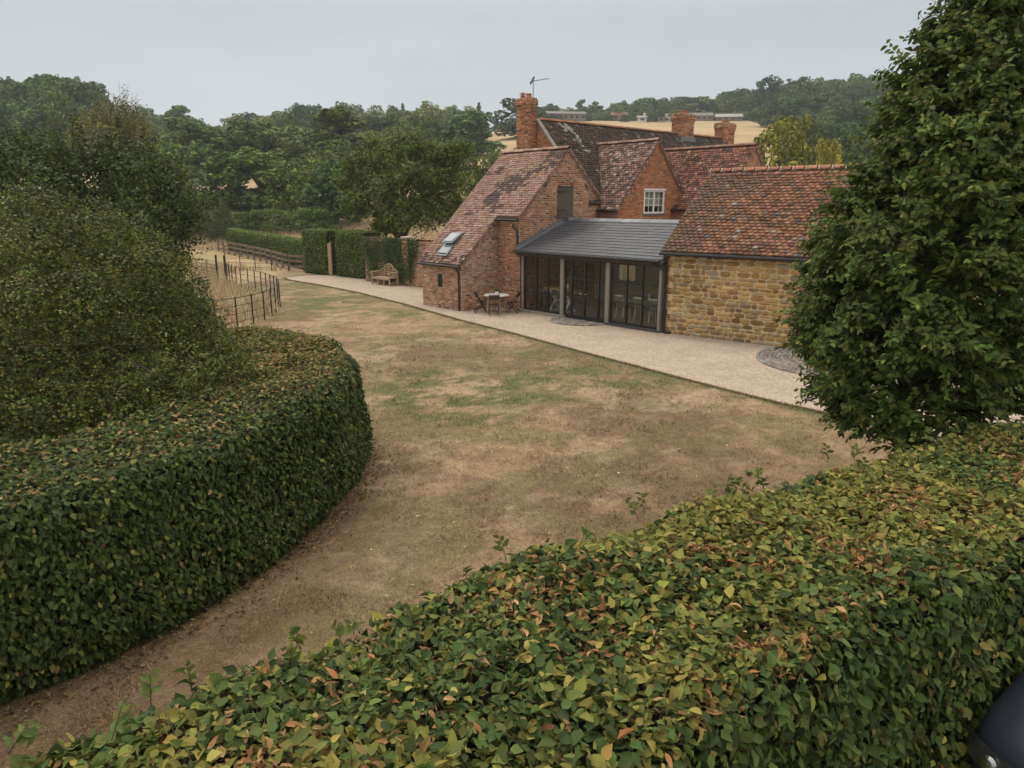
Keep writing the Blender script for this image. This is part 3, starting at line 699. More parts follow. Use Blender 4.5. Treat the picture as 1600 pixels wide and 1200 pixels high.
# white two-light casement in the wing gable
UB = 5.24
wb = MB().box(UB - .06, UB + .015, WB[0], WB[1], WB[3] - .07, WB[3]).box(UB - .06, UB + .015, WB[0], WB[1], WB[2], WB[2] + .07)
for y_ in (WB[0], (WB[0] + WB[1]) / 2 - .04, WB[1] - .07): wb.box(UB - .061, UB + .012, y_, y_ + .075, WB[2] + .07, WB[3] - .07)
wb = wb.build('window', M['white_paint'], far)
MB().box(UB - .05, UB + .06, WB[0] - .06, WB[1] + .06, WB[3], WB[3] + .07).build('drip_board', M['white_paint'], wb)
MB().box(UB - .05, UB + .07, WB[0] - .05, WB[1] + .05, WB[2] - .06, WB[2]).build('sill', M['lead'], wb)
for k in range(2):
    a = WB[0] + .075 + k * ((WB[1] - WB[0]) / 2 - .02); b_ = a + (WB[1] - WB[0]) / 2 - .115
    MB().box(UB - .03, UB - .012, (a + b_) / 2 - .012, (a + b_) / 2 + .012, WB[2] + .07, WB[3] - .07).build('glazing_bar', M['white_paint'], wb)
    for f_ in (1 / 3, 2 / 3):
        z_ = WB[2] + .07 + f_ * (WB[3] - WB[2] - .14); MB().box(UB - .031, UB - .013, a, b_, z_ - .012, z_ + .012).build('glazing_bar', M['white_paint'], wb)
    for i in range(2):
        for j in range(3):
            h_ = (WB[3] - WB[2] - .14) / 3; y0_ = a + i * (b_ - a) / 2
            MB().box(UB - .036, UB - .033, y0_, y0_ + (b_ - a) / 2, WB[2] + .07 + j * h_, WB[2] + .07 + (j + 1) * h_).build('pane', M['glass'], wb)
MB().box(UB - .20, UB - .18, WB[0] - .1, WB[1] + .1, WB[2] + .32, WB[3] + .1).build('blind', M['render_far'], wb)
MB().box(UB - 1.4, UB - 1.38, WB[0] - 1, WB[1] + 1, 3.2, 5.3).build('room_wall', M['cream_wall'], wb)
# main range
UM, ZM, VA, VB, SM = .75, 8.1, 6.05, 21.4, 1.08
def col_m(P, ST):
    m = len(P); C = palette(m, [(.07, .052, .04), (.09, .064, .048), (.052, .042, .034), (.15, .09, .06)], [5, 4, 4, .8], .2)
    lich = (rng.random(m) < .025 + .04 * (vnoise(P, 1.1, 71) > .7)); C[lich] = np.array([.2, .185, .15]) * (.7 + .5 * rng.random((lich.sum(), 1)))
    vv = P[:, 1]; st = P[:, 2]
    wp = (np.abs(vv - 7.7 - (8.0 - st) * .3) < .05 + .6 * vnoise(P, 2.5, 5) ** 1.5) & (rng.random(m) < .5) & (st > 6.6); C[wp] = np.array([.34, .33, .31]) * (.7 + .4 * rng.random((wp.sum(), 1)))
    return C
for sg in (1, -1):
    hh = 3.5; n_ = np.array([sg * SM, 0, 1]) / math.hypot(SM, 1); td = np.array([-sg, 0, SM]) / math.hypot(SM, 1); ze2 = ZM - SM * hh
    r_ = MB(); slab(r_, [(UM + sg * hh, VA, ze2), (UM + sg * hh, VB, ze2), (UM, VB, ZM), (UM, VA, ZM)], n_); r_ = r_.build('roof', M['rooftile_plain'], far)
    if sg > 0: P, Rm, C = tiles((UM + hh, 0, ze2), (0, 1, 0), td, lambda t: VA, lambda t: VB, hh * math.hypot(SM, 1) - .05, col_m, w=.2, gauge=.14)
    else: P, Rm, C = tiles((UM - hh, 0, ze2), (0, -1, 0), td, lambda t: -VB, lambda t: -VA, hh * math.hypot(SM, 1) - .05, col_m, w=.25, gauge=.2)
    link('tile_courses', mass('tile_courses', *TILE, P, Rm, C), r_, M['tile'], 'stuff')
    if sg > 0:
        ridge(r_, (UM, VA + .1, ZM + .02), (UM, VB, ZM + .02), [(.30, .13, .07), (.24, .11, .065), (.2, .11, .07)], mortar=False)
        MB().beam((UM + .05, VA + .02, ZM + .02), (UM + 1.7, VA + .02, ZM - SM * 1.66 + .02), .2, .08, up=n_).build('coping', M['oak_grey'], far)
w = MB(); wall_strips(w, UM - 3.3, UM + 3.3, lambda s: ZM - .09 - SM * abs(s - UM), [UM], [], lambda s, d, z: (s, VA + d, z), .3); w = w.build('wall', M['mortar_warm'], far)
brickwork(w, [bricks((0, VA, 0), (1, 0, 0), (0, -1, 0), 4.2, ZM - .1, lambda z: [(UM - (ZM - .1 - z) / SM, UM + (ZM - .1 - z) / SM)], ORANGE, seed=15)])
w = MB(); wall_strips(w, UM - 3.3, UM + 3.3, lambda s: ZM - .09 - SM * abs(s - UM), [UM], [], lambda s, d, z: (s, VB - d, z), .3)
w.build('wall', M['brick_plain'], far); MB().box(UM - 3.3, UM - 3.0, VA + .3, VB - .3, 0, 4.4).build('wall', M['brick_plain'], far); MB().box(UM + 3.0, UM + 3.3, VA + .3, VB - .3, 0, 4.4).build('wall', M['brick_plain'], far)
def chimney(u0, u1, v0, v1, z0, z1, pal, pots, label):
    b_ = MB().box(u0, u1, v0, v1, z0, z1 - .02); P = []
    c = b_.build('chimney', M['mortar_warm'], far, label=label)
    lst = []
    def ring(ex, za, zb, sd):
        a0, a1, c0, c1 = u0 - ex, u1 + ex, v0 - ex, v1 + ex
        for o, s, n, ln in (((a0, c0, 0), (1, 0, 0), (0, -1, 0), a1 - a0), ((a1, c0, 0), (0, 1, 0), (1, 0, 0), c1 - c0), ((a1, c1, 0), (-1, 0, 0), (0, 1, 0), a1 - a0), ((a0, c1, 0), (0, -1, 0), (-1, 0, 0), c1 - c0)):
            lst.append(bricks(o, s, n, za, zb, lambda z: [(0, ln)], pal, seed=sd))
    ring(0, z0, z1 - .45, 21)
    crown = MB().box(u0 - .025, u1 + .025, v0 - .025, v1 + .025, z1 - .45, z1 - .3).box(u0 - .055, u1 + .055, v0 - .055, v1 + .055, z1 - .3, z1 - .07).box(u0 - .02, u1 + .02, v0 - .02, v1 + .02, z1 - .07, z1).build('crown_courses', M['mortar_warm'], c)
    ring(.025, z1 - .45, z1 - .3, 22); ring(.055, z1 - .3, z1 - .075, 23)
    brickwork(c, lst)
    for (pu, pv, r_, h_, cap) in pots:
        pt = MB().lathe([(r_ * 1.1, 0), (r_ * 1.1, .05), (r_, .06), (r_ * .9, h_ - .05), (r_ * 1.05, h_ - .04), (r_ * 1.05, h_)], 12, (pu, pv, z1 - .01))
        if cap: pt.lathe([(r_ * .3, 0), (r_ * .3, .05), (r_ * 1.5, .06), (r_ * .8, .12), (.01, .15)], 12, (pu, pv, z1 + h_ - .01))
        pt.build('chimney_pot', M['terracotta'], c, smooth=True)
    return c
c1 = chimney(-.02, .80, 5.52, 6.02, 4.5, 9.02, RED, [(.15, 5.77, .12, .16, True), (.55, 5.77, .13, .2, False)], 'tallest slim brick chimney carrying a television aerial')
chimney(.42, 1.02, 16.75, 18.0, 7.2, 9.2, RED, [(.72, 17.1, .13, .16, False), (.72, 17.6, .12, .2, False)], 'wide weathered chimney astride the main ridge')
chimney(.4, 1.0, 21.0, 22.2, 6.5, 9.0, RED, [(.7, 21.4, .12, .15, False), (.7, 21.8, .12, .15, False)], 'chimney at the far end of the main ridge')
MB().box(.98, 1.14, 16.7, 18.05, 7.45, 7.95).build('flashing', M['lead'], far)
# aerial strapped to the tall chimney
ax, ay = .86, 5.75
ae = thing('television_aerial', 'thin metal television aerial strapped to the tall brick chimney', 'aerial', (*hw(ax, ay), 8.3), TH)
MB().tube([(0, 0, 0), (0, 0, 1.5)], .018, 6).build('mast', M['lead'], ae)
MB().tube([(-.1, .0, 1.42), (.75, .25, 1.46)], .012, 6).build('boom', M['lead'], ae)
for k in range(7):
    c_ = Vector((-.05 + .12 * k, .03 + .035 * k, 1.42 + .006 * k)); MB().tube([c_ + Vector((.04, -.12, 0)), c_ - Vector((.04, -.12, 0))], .008, 5).build('element', M['lead'], ae)
MB().beam((-.1, -.1, 1.28), (-.1, .16, 1.62), .012, .1).build('reflector', M['lead'], ae)
for z_ in (.15, .5): MB().box(-.12, .03, -.05, .05, z_, z_ + .05).build('bracket', M['lead'], ae)

# ================================================================== GARDEN ROOM: glazed front under a slate lean-to roof
gr = thing('garden_room', 'glazed garden room under a dark slate roof between cottage and stone barn', 'extension', (*L0, 0), TH)
U3, ZL, VL, ZLR, VE = 11.5, 2.50, 4.669, 3.673, 1.72
ls = (ZLR - ZL) / (VL - VE); ld = np.array([0, 1, ls]) / math.hypot(ls, 1); ln_ = np.array([0, -ls, 1]) / math.hypot(ls, 1); LT = (VL - VE) * math.hypot(ls, 1)
def umax(v): return U3 - .02 - .151 * (v - 2.03)
r_ = MB(); slab(r_, [(U2 + .02, VE, ZL), (umax(VE), VE, ZL), (umax(VL), VL, ZLR), (U2 + .02, VL, ZLR)], ln_, th=.1, off=-.02)
bsl = (ZLR - 2.85) / (6.6 - VL); nbk = np.array([0, bsl, 1]) / math.hypot(bsl, 1)
slab(r_, [(U2 + .02, VL, ZLR), (umax(VL), VL, ZLR), (umax(6.7), 6.7, 2.81), (U2 + .02, 6.7, 2.81)], nbk, th=.1, off=-.02)
lroof = r_.build('roof', M['lead'], gr)
SLW, SLG = .345, LT / 13
SLATES = []
for k in range(4):
    me = MB().add([(-.5, 0, 0), (.5, 0, 0), (.5, 1, 0), (-.5, 1, 0), (-.5, .0, .006), (.5, .0, .006 + .001 * k), (.5, 1, .001), (-.5, 1, .001)], [(4, 5, 6, 7), (0, 1, 5, 4), (1, 2, 6, 5), (3, 0, 4, 7)]).mesh('slate'); me.materials.append(M['slate']); SLATES.append(me)
B3 = Matrix((( 1, 0, 0), (0, ld[1], ln_[1]), (0, ld[2], ln_[2]))).to_4x4()
for i in range(13):
    t_ = i * SLG; v_ = VE + t_ * ld[1]; x = U2 + .03 - (SLW / 2 if i % 2 else 0)
    while x < umax(v_):
        x0 = max(x, U2 + .03); x1 = min(x + SLW, umax(v_)); x += SLW
        if x1 - x0 < .06: continue
        o = bpy.data.objects.new('slate', random.choice(SLATES)); col.objects.link(o); o.parent = lroof
        p_ = Vector(((x0 + x1) / 2, VE, ZL)) + Vector(ld) * (t_ - .03) + Vector(ln_) * (random.uniform(0, .004) + .016)
        o.matrix_local = Matrix.Translation(p_) @ B3 @ Matrix.Rotation(-.035 + random.uniform(-.006, .006), 4, 'X') @ Matrix.Rotation(random.uniform(-.006, .006), 4, 'Y') @ Matrix.Diagonal((x1 - x0 - .006, SLG + .1, 1, 1))
        g_ = random.choice([.9, 1, 1, 1.1, 1.25]); o.color = (.055 * g_, .06 * g_, .068 * g_, 1)
RSL = MB(); RSL.prism([(-.2, -.09), (0, .02), (.2, -.09), (.2, -.075), (0, .04), (-.2, -.075)], 'x', -.22, .22); RSL = RSL.mesh('ridge_slate'); RSL.materials.append(M['slate'])
x = U2 + .3
while x < umax(VL):
    o = bpy.data.objects.new('ridge_slate', RSL); col.objects.link(o); o.parent = lroof; o.location = (x, VL, ZLR + .03 + random.uniform(0, .006)); x += .45
    g_ = random.choice([.8, 1, 1.2, 1.5]); o.color = (.11 * g_, .12 * g_, .14 * g_, 1)
fl = MB()
for k in range(14):
    t_ = k * LT / 14; p_ = Vector((U2 + .018, VE, ZL)) + Vector(ld) * t_; q_ = p_ + Vector(ld) * (LT / 14)
    fl.add([p_ + Vector((0, 0, -.05)), q_ + Vector((0, 0, -.05)), q_ + Vector((0, 0, .1)), Vector((p_.x, p_.y, q_.z + .15)), Vector((p_.x, p_.y, p_.z + .07))], [(0, 1, 2, 3, 4)])
fl.build('stepped_flashing', M['lead'], lroof)
MB().beam((U2 + .1, VE, ZL + .03), (U2 + .1, VL, ZLR + .03), .2, .012, up=ln_).build('flashing', M['lead'], lroof)
MB().box(U2 + .02, U2 + .3, VL - .2, VL + .25, ZLR - .02, ZLR + .1).build('flashing', M['lead'], lroof)
MB().tube([(U2 - .05, VE - .05, ZL - .06), (U3 - .05, VE - .05, ZL - .06)], .052, 8).build('gutter', M['black_iron'], gr, smooth=True)
MB().box(U2, U3 - .05, VE + .06, VE + .09, ZL - .2, ZL - .07).build('fascia', M['oak_dark'], gr)
for k in range(17):
    x = U2 + .25 + k * .435; MB().box(x, x + .08, VE + .1, V1 + .1, ZL - .17, ZL - .08).build('rafter_end', M['oak_dark'], gr)
MB().box(U2 + .0, U3 - .05, V1 - .08, V1 + .1, 2.27, 2.42).build('head_beam', M['oak_dark'], gr)
for a, b_ in ((4.36, 4.47), (6.585, 6.765), (8.905, 9.085), (11.3, 11.4)):
    MB().box(a, b_, V1 - .10, V1 + .06, .0, 2.27).build('post', M['oak_grey'], gr, bevel=.012)
MB().box(U2 + .05, 6.9, V1 - .22, V1 + .1, -.02, .1).build('sill', M['oak_grey'], gr)
MB().box(6.9, 8.9, V1 - .1, V1 + .1, -.02, .09).build('threshold', M['black_iron'], gr)
sb = MB().box(8.9, 11.45, V1 - .1, V1 + .1, -.1, .07).build('sill', M['mortar'], gr)
BR = MB().box(-.03, .03, -.1, .06, -.03, .03).mesh('sill_brick'); BR.materials.append(simple('engineering_brick', (.08, .075, .085), .7, .3, 10))
for k in range(34):
    o = bpy.data.objects.new('sill_brick', BR); col.objects.link(o); o.parent = sb; o.location = (8.96 + k * .075, V1 - .1, .055 + random.uniform(-.003, .003))
def bay(name, x0, x1, mull, heavy):
    z0, z1 = .13, 2.26; tr = (.88, 1.575)
    f_ = MB().box(x0, x1, V1 - .045, V1 + .02, z0 - .04, z0 + .03).box(x0, x1, V1 - .045, V1 + .02, z1 - .04, z1)
    for a in (x0, x1 - .05): f_.box(a, a + .05, V1 - .046, V1 + .021, z0 + .03, z1 - .04)
    f_ = f_.build(name, M['black_iron'], gr)
    xs = [x0 + .02] + mull + [x1 - .02]
    for m_ in mull:
        w_ = .042 if m_ in heavy else .018
        MB().box(m_ - w_, m_ + w_, V1 - .05, V1 + .016, z0 + .03, z1 - .04).build('mullion', M['black_iron'], f_)
    for t_ in tr: MB().box(x0 + .05, x1 - .05, V1 - .036, V1 + .004, t_ - .018, t_ + .018).build('transom', M['black_iron'], f_)
    zs = [z0 + .02, *tr, z1 - .03]
    for a, b_ in zip(xs[:-1], xs[1:]):
        for c_, d_ in zip(zs[:-1], zs[1:]):
            j = random.uniform(-.0012, .0012); MB().add([(a, V1 - .012, c_), (b_, V1 - .012 + j, c_), (b_, V1 - .012 + j, d_), (a, V1 - .012, d_)], [(0, 1, 2, 3)]).build('pane', M['glass'], f_)
    return f_
bay('window', 4.47, 6.56, [5.22, 5.88], [])
dr = bay('glazed_doors', 6.79, 8.88, [7.17, 7.83, 8.53], [7.17, 7.83, 8.53])
for x in (7.75, 7.91): MB().tube([(x, V1 - .05, 1.02), (x, V1 - .1, 1.02), (x + (.1 if x > 7.8 else -.1), V1 - .1, 1.02)], .012, 6).build('handle', M['chrome'], dr)
bay('window', 9.11, 11.3, [9.88, 10.58], [])
MB().tube([(11.1, VE - .03, ZL - .08), (11.1, VE - .03, ZL - .16), (11.42, V1 - .12, 2.2), (11.47, V1 - .12, 2.14)], .036, 8).build('downpipe', M['black_iron'], gr, smooth=True)
# inside: floor, back wall with a wide window, cream partition
MB().box(U2 + .03, U3 - .8, V1 + .1, 6.6, -.05, .06).build('floor', M['floor_wood'], gr)
mb = MB(); wall_strips(mb, U2 + .03, U3 - .7, lambda s: 2.78, [], [(8.9, 10.6, 1.0, 2.2), (5.6, 6.5, 1.1, 2.1)], lambda s, d, z: (s, 6.55 + d, z), .2, z0=0); mb.build('back_wall', M['cream_wall'], gr)
for (a, b_) in ((8.9, 10.6), (5.6, 6.5)):
    w_ = MB().box(a, b_, 6.6, 6.66, 2.1, 2.2).box(a, b_, 6.6, 6.66, 1.0, 1.1).box((a + b_) / 2 - .03, (a + b_) / 2 + .03, 6.6, 6.66, 1.1, 2.1).build('window', M['white_paint'], gr)
    MB().box(a, b_, 6.67, 6.675, 1.0, 2.2).build('pane', M['glass'], w_)
# ---- furniture seen through the glass
def at(u, v, z=.06): return (*hw(u, v), z)
ht = thing('high_table', 'oak topped table on a white crossed trestle behind the first glass bay', 'table', at(6.0, 2.75), TH)
MB().box(-.85, .6, -.35, .35, .9, .96).build('table_top', M['gold_oak'], ht, bevel=.01)
for x in (-.55, .3):
    for s_ in (-1, 1): MB().beam((x, -.3 * s_, 0), (x, .3 * s_, .9), .06, .06).build('leg', M['white_paint'], ht)
    MB().box(x - .03, x + .03, -.34, .34, .02, .07).build('foot', M['white_paint'], ht)
MB().beam((-.55, 0, .45), (.3, 0, .45), .05, .05).build('stretcher', M['white_paint'], ht)
def bowl(u, v, z, lab):
    b = thing('flower_vase', lab, 'vase', at(u, v, z), TH)
    MB().lathe([(.05, 0), (.08, .05), (.085, .12), (.05, .18), (.06, .2)], 12).build('vase', M['render_far'], b, smooth=True)
    n = 160; p = rng.normal(0, .1, (n, 3)) * np.array([1, 1, .8]) + np.array([0, 0, .36]); link('flowers', mass('flowers', *LEAF2, p, frames(rvec(n), rvec(n), np.full(n, .07)), palette(n, [(.5, .38, .26), (.6, .5, .4), (.3, .22, .12)], [3, 2, 2])), b, M['leaf'])
    mb = MB()
    for k in range(9): mb.tube([(0, 0, .1), (random.uniform(-.12, .12), random.uniform(-.12, .12), .36)], .004, 4)
    mb.build('stems', M['twig'], b)
bowl(6.2, 2.75, 1.02, 'vase of pale flowers on the oak topped table')
def stool(u, v, lab):
    t = thing('bar_stool', lab, 'stool', at(u, v), TH + .3, 'bar stools behind the first glass bay')
    MB().lathe([(.17, .66), (.18, .68), (.17, .71)], 14).build('seat', M['oak_dark'], t)
    for a in range(4):
        c, s_ = math.cos(a * math.pi / 2 + .7), math.sin(a * math.pi / 2 + .7); MB().tube([(c * .12, s_ * .12, .66), (c * .2, s_ * .2, 0)], .014, 6).build('leg', M['black_iron'], t)
    mb = MB(); mb.tube([(.17 * math.cos(k * math.pi / 8), .17 * math.sin(k * math.pi / 8), .25) for k in range(17)], .009, 5, cap=False); mb.build('footrest', M['black_iron'], t)
stool(5.1, 2.5, 'dark bar stool standing closest to the brick gable'); stool(5.5, 2.35, 'dark bar stool beside the white trestle')
dt = thing('dining_table', 'long dining table with pale legs behind the end glass bay', 'table', at(9.6, 4.0), TH)
MB().box(-1.4, 1.1, -.45, .45, .7, .76).build('table_top', M['oak_grey'], dt, bevel=.01)
for x in (-1.25, .95):
    for y in (-.36, .36): MB().lathe([(.045, 0), (.03, .06), (.05, .3), (.035, .55), (.055, .7)], 10, (x, y, 0)).build('leg', M['cream_wall'], dt, smooth=True)
def dchair(u, v, rz, lab):
    t = thing('dining_chair', lab, 'chair', at(u, v), TH + rz, 'chairs round the dining table')
    MB().box(-.2, .2, -.2, .2, .43, .46).build('seat', M['oak_grey'], t, bevel=.01)
    for x in (-.17, .17):
        MB().tube([(x, -.17, .43), (x * 1.12, -.2, 0)], .017, 6).build('leg', M['cream_wall'], t); MB().tube([(x, .17, .43), (x * 1.12, .23, 0)], .017, 6).build('leg', M['cream_wall'], t)
    for k in range(5): MB().tube([(-.16 + .08 * k, .18, .46), (-.18 + .09 * k, .27, .86)], .009, 5).build('spindle', M['cream_wall'], t)
    MB().beam((-.2, .27, .88), (.2, .27, .88), .03, .06).build('top_rail', M['cream_wall'], t)
for i, (u, v, rz, lab) in enumerate([(8.6, 3.3, math.pi, 'spindle back dining chair next to the doors'), (9.5, 3.3, math.pi, 'spindle back dining chair at the middle of the dining table'), (10.2, 3.3, math.pi, 'spindle back dining chair close to the stone barn'), (9.2, 4.75, 0, 'spindle back dining chair on the window side of the dining table')]): dchair(u, v, rz, lab)
bowl(9.3, 4.0, .82, 'vase of dried flowers on the dining table'); bowl(10.3, 4.1, .82, 'smaller vase of dried flowers at the end of the dining table')

# ================================================================== STONE BARN
TS = R(-39.88); S0 = (5.229, 24.83)
barn = thing('stone_barn', 'honey coloured ironstone barn with orange clay tiled roof', 'barn', (*S0, 0), TS)
BL, BD, BZE, BZR, BY = 9.0, 6.55, 2.765, 5.444, 3.274
BS = (BZR - BZE) / (BY + .2)
HD = (4.66, 6.0, -.3, 2.15)
w = MB(); wall_strips(w, 0, BL, lambda s: BZE + BS * .2 - .09, [], [HD], lambda s, d, z: (s, d, z), .35); w = w.build('wall', M['mortar_stone'], barn)
wg2 = MB(); zt = lambda s: BZE + BS * (.2 + min(s, BD - s)) - .09
wall_strips(wg2, .35, BD, zt, [BY], [], lambda s, d, z: (d, s, z), .35); wg2.build('wall', M['mortar_stone'], barn); wg2 = MB(); wall_strips(wg2, .35, BD, zt, [BY], [], lambda s, d, z: (BL - d, s, z), .35); wg2.build('wall', M['mortar_stone'], barn)
brickwork(w, [bricks((0, 0, 0), (1, 0, 0), (0, -1, 0), 0, 2.7, lambda z: [(0, .115 if int(z / .225) % 2 else .225)], RED, seed=31),
              bricks((0, 0, 0), (1, 0, 0), (0, -1, 0), 0, 2.4, lambda z: [(4.66 - (.115 if int(z / .225) % 2 else .225), 4.66), (6.0, 6.0 + (.115 if int(z / .225) % 2 else .225))], RED, seed=32),
              bricks((0, 0, 0), (0, -1, 0), (-1, 0, 0), 0, 2.6, lambda z: [(-.3, 0)], RED, seed=33)])
STONES = []
for k in range(10):
    q = []; n = 5
    for j in range(n):
        for i in range(n):
            x, z = i / (n - 1) - .5, j / (n - 1) - .5; ex = max(abs(x), abs(z)) * 2
            dep = 1.0 - .55 * max(0, ex - .5) ** 1.5 * 2.2 + random.uniform(-.16, .16)
            cr = (abs(x) * abs(z) * 4) ** 2 * .22
            q.append((x * (1 - cr) + (random.uniform(-.03, .03)), -dep, z * (1 - cr) + random.uniform(-.045, .045)))
    f_ = [(j * n + i, j * n + i + 1, (j + 1) * n + i + 1, (j + 1) * n + i) for j in range(n - 1) for i in range(n - 1)]
    edge = [i for i in range(n)] + [j * n + n - 1 for j in range(1, n)] + [n * (n - 1) + i for i in range(n - 2, -1, -1)] + [j * n for j in range(n - 2, 0, -1)]
    o_ = len(q); q += [(q[i][0], 0, q[i][2]) for i in edge]; m_ = len(edge)
    f_ += [(edge[(i + 1) % m_], edge[i], o_ + i, o_ + (i + 1) % m_) for i in range(m_)]
    me = MB().add(q, f_).mesh('stone', True); me.materials.append(M['stone']); STONES.append(me)
SCOL = [(.45, .275, .10), (.50, .325, .13), (.37, .21, .075), (.53, .385, .17), (.30, .175, .07), (.48, .30, .11), (.40, .32, .20), (.33, .22, .12), (.47, .285, .10)]
cnt = 0; z = -.02; rowi = 0; rest = []
while z < 2.62:
    h_ = random.choice([.09, .12, .14, .16, .19]); h_ = min(h_, 2.72 - z); x = .235 if rowi % 3 else .13
    rowi += 1
    while x < BL - .02:
        l_ = random.choice([.17, .22, .26, .3, .34, .4]) * (1.15 if h_ > .12 else 1)
        lim = 4.44 if x < 4.44 else BL
        if 4.44 <= x < 6.23 and z < 2.42: x = 6.23; continue
        if lim - (x + l_) < .14: l_ = lim - x
        stack = [(z, h_)] if random.random() > .10 or h_ < .13 else [(z, h_ * .48), (z + h_ * .52, h_ * .48)]
        for (zz, hh) in stack:
            c = np.array(random.choice(SCOL)) * random.uniform(.66, 1.18) * (.8 + .4 * float(vnoise(np.array([[x, 0, zz]]), 1.2, 9)[0]))
            zc = zz + hh / 2 + random.uniform(-.006, .006); sc = (l_ - random.uniform(.02, .05), random.uniform(.02, .05), hh - random.uniform(.018, .038))
            if x < 4.44 and cnt < 300:
                o = bpy.data.objects.new('stone', random.choice(STONES)); col.objects.link(o); o.parent = w; cnt += 1
                o.location = (x + l_ / 2, 0.0, zc); o.rotation_euler = (0, random.uniform(-.03, .03), 0); o.scale = sc; o.color = (*c, 1)
            else: rest.append((x + l_ / 2, zc, sc, c))
        x += l_
    z += h_
if rest:
    P = np.array([(r[0], .0, r[1]) for r in rest]); Rm = np.array([np.diag([r[2][0], 1, r[2][2]]) @ np.array([[1, 0, 0], [0, -r[2][1], 0], [0, 0, 1]]) for r in rest])
    link('stonework', mass('stonework', *BRICK, P, Rm, np.array([r[3] for r in rest])), w, M['stone_attr'], 'stuff')
door = MB().box(HD[0], HD[1], .14, .18, 0, 2.15).build('door', M['shutter'], barn)
for k in range(8): MB().box(HD[0] + k * .1675 + .006, HD[0] + (k + 1) * .1675 - .006, .11, .138, .02, 2.13).build('board', M['shutter'], door)
MB().box(HD[0] - .15, HD[1] + .15, -.02, .2, 2.15, 2.36).build('lintel', M['oak_grey'], barn)
td = np.array([0, 1, BS]) / math.hypot(BS, 1); nn = np.array([0, -BS, 1]) / math.hypot(BS, 1)
r_ = MB(); slab(r_, [(-.13, -.18, BZE + .015), (BL + .13, -.18, BZE + .015), (BL + .13, BY, BZR), (-.13, BY, BZR)], nn); br = r_.build('roof', M['rooftile_plain'], barn)
def col_s(P, ST):
    m = len(P); C = palette(m, [(.235, .112, .062), (.195, .092, .052), (.27, .14, .08), (.15, .077, .048), (.105, .066, .046), (.12, .112, .108)], [5, 5, 3, 3, 2, .5], .09)
    C = C * (.74 + .5 * fbm(P, .8, 81, 3))[:, None]
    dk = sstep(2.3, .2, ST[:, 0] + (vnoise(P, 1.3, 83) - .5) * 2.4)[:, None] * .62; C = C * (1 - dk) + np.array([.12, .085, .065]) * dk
    li = rng.random(m) < .01; C[li] = np.array([.30, .25, .22]) * (.6 + .5 * rng.random((li.sum(), 1)))
    li = rng.random(m) < .02; C[li] = np.array([.30, .15, .095])
    return C
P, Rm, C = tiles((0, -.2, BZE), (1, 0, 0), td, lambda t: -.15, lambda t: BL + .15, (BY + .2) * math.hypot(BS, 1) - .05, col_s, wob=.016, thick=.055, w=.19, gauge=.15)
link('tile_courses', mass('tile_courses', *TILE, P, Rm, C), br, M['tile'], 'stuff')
ridge(br, (-.15, BY, BZR + .03), (BL + .15, BY, BZR + .03), [(.36, .15, .09), (.30, .13, .08), (.40, .19, .12)], L=.42)
r_ = MB(); slab(r_, [(-.13, BY, BZR), (BL + .13, BY, BZR), (BL + .13, BD + .2, BZE), (-.13, BD + .2, BZE)], (0, BS, 1) / np.float64(math.hypot(BS, 1))); r_.build('roof', M['rooftile_plain'], barn)
MB().beam((-.1, -.17, BZE - .06), (-.1, BY, BZR - .085), .07, .06).build('verge', M['mortar'], br)
MB().tube([(-.16, -.26, BZE - .06), (BL + .1, -.26, BZE - .06)], .055, 8).build('gutter', M['black_iron'], barn, smooth=True)
MB().box(-.05, BL, -.2, -.03, BZE - .05, BZE - .01).build('soffit', M['oak_dark'], barn)
MB().tube([(.03, -.26, BZE - .08), (.03, -.24, BZE - .2), (.03, -.09, BZE - .36), (.03, -.09, .03)], .042, 8).build('downpipe', M['black_iron'], barn, smooth=True)
MB().box(.09, .3, -.2, .0, .0, .06).build('drain_cover', M['black_iron'], barn)

# ================================================================== COBBLED APRONS
def setts(name, label, center, r, rz, a0, a1, gap, clip=None):
    t = thing(name, label, 'cobbles', center, rz); MB().lathe([(r - .01, -.05), (r - .01, .012)], 40).build('bed', M['mortar'], t) if clip is None else None
    P = []; Rm = []; rr = .12
    while rr < r:
        n = max(3, int((a1 - a0) * rr / .14))
        for k in range(n):
            a = a0 + (k + .5) * (a1 - a0) / n; p = np.array([rr * math.cos(a), rr * math.sin(a), .0])
            if clip and not clip(p): continue
            P.append(p + np.array([0, 0, .008])); c, s_ = math.cos(a), math.sin(a); L_, W_ = (a1 - a0) * rr / n - .016, gap - .018
            hgt = random.uniform(.018, .03); Rm.append(np.array([[-s_ * L_, 0, c * W_], [c * L_, 0, s_ * W_], [0, hgt, 0]]))
        rr += gap
    n = len(P); link('setts', mass('setts', *BRICK, np.array(P), np.array(Rm), palette(n, [(.215, .19, .165), (.165, .145, .125), (.27, .245, .215)], [3, 2, 2], .15)), t, M['sett'], 'stuff')
setts('cobbled_doorstep', 'half round cobbled doorstep in front of the glazed doors', (*hw(7.84, V1 - .15), .02), 1.2, TH, math.pi, 2 * math.pi, .13, clip=lambda p: p[1] < 0.02)
def s2(x, y): return (S0[0] + math.cos(TS) * x - math.sin(TS) * y, S0[1] + math.sin(TS) * x + math.cos(TS) * y)
setts('cobbled_circle', 'larger grey cobbled circle on the gravel by the barn', (*s2(6.35, -1.05), .02), 2.5, TS, 0, 2 * math.pi, .11, clip=lambda p: p[1] < .98)

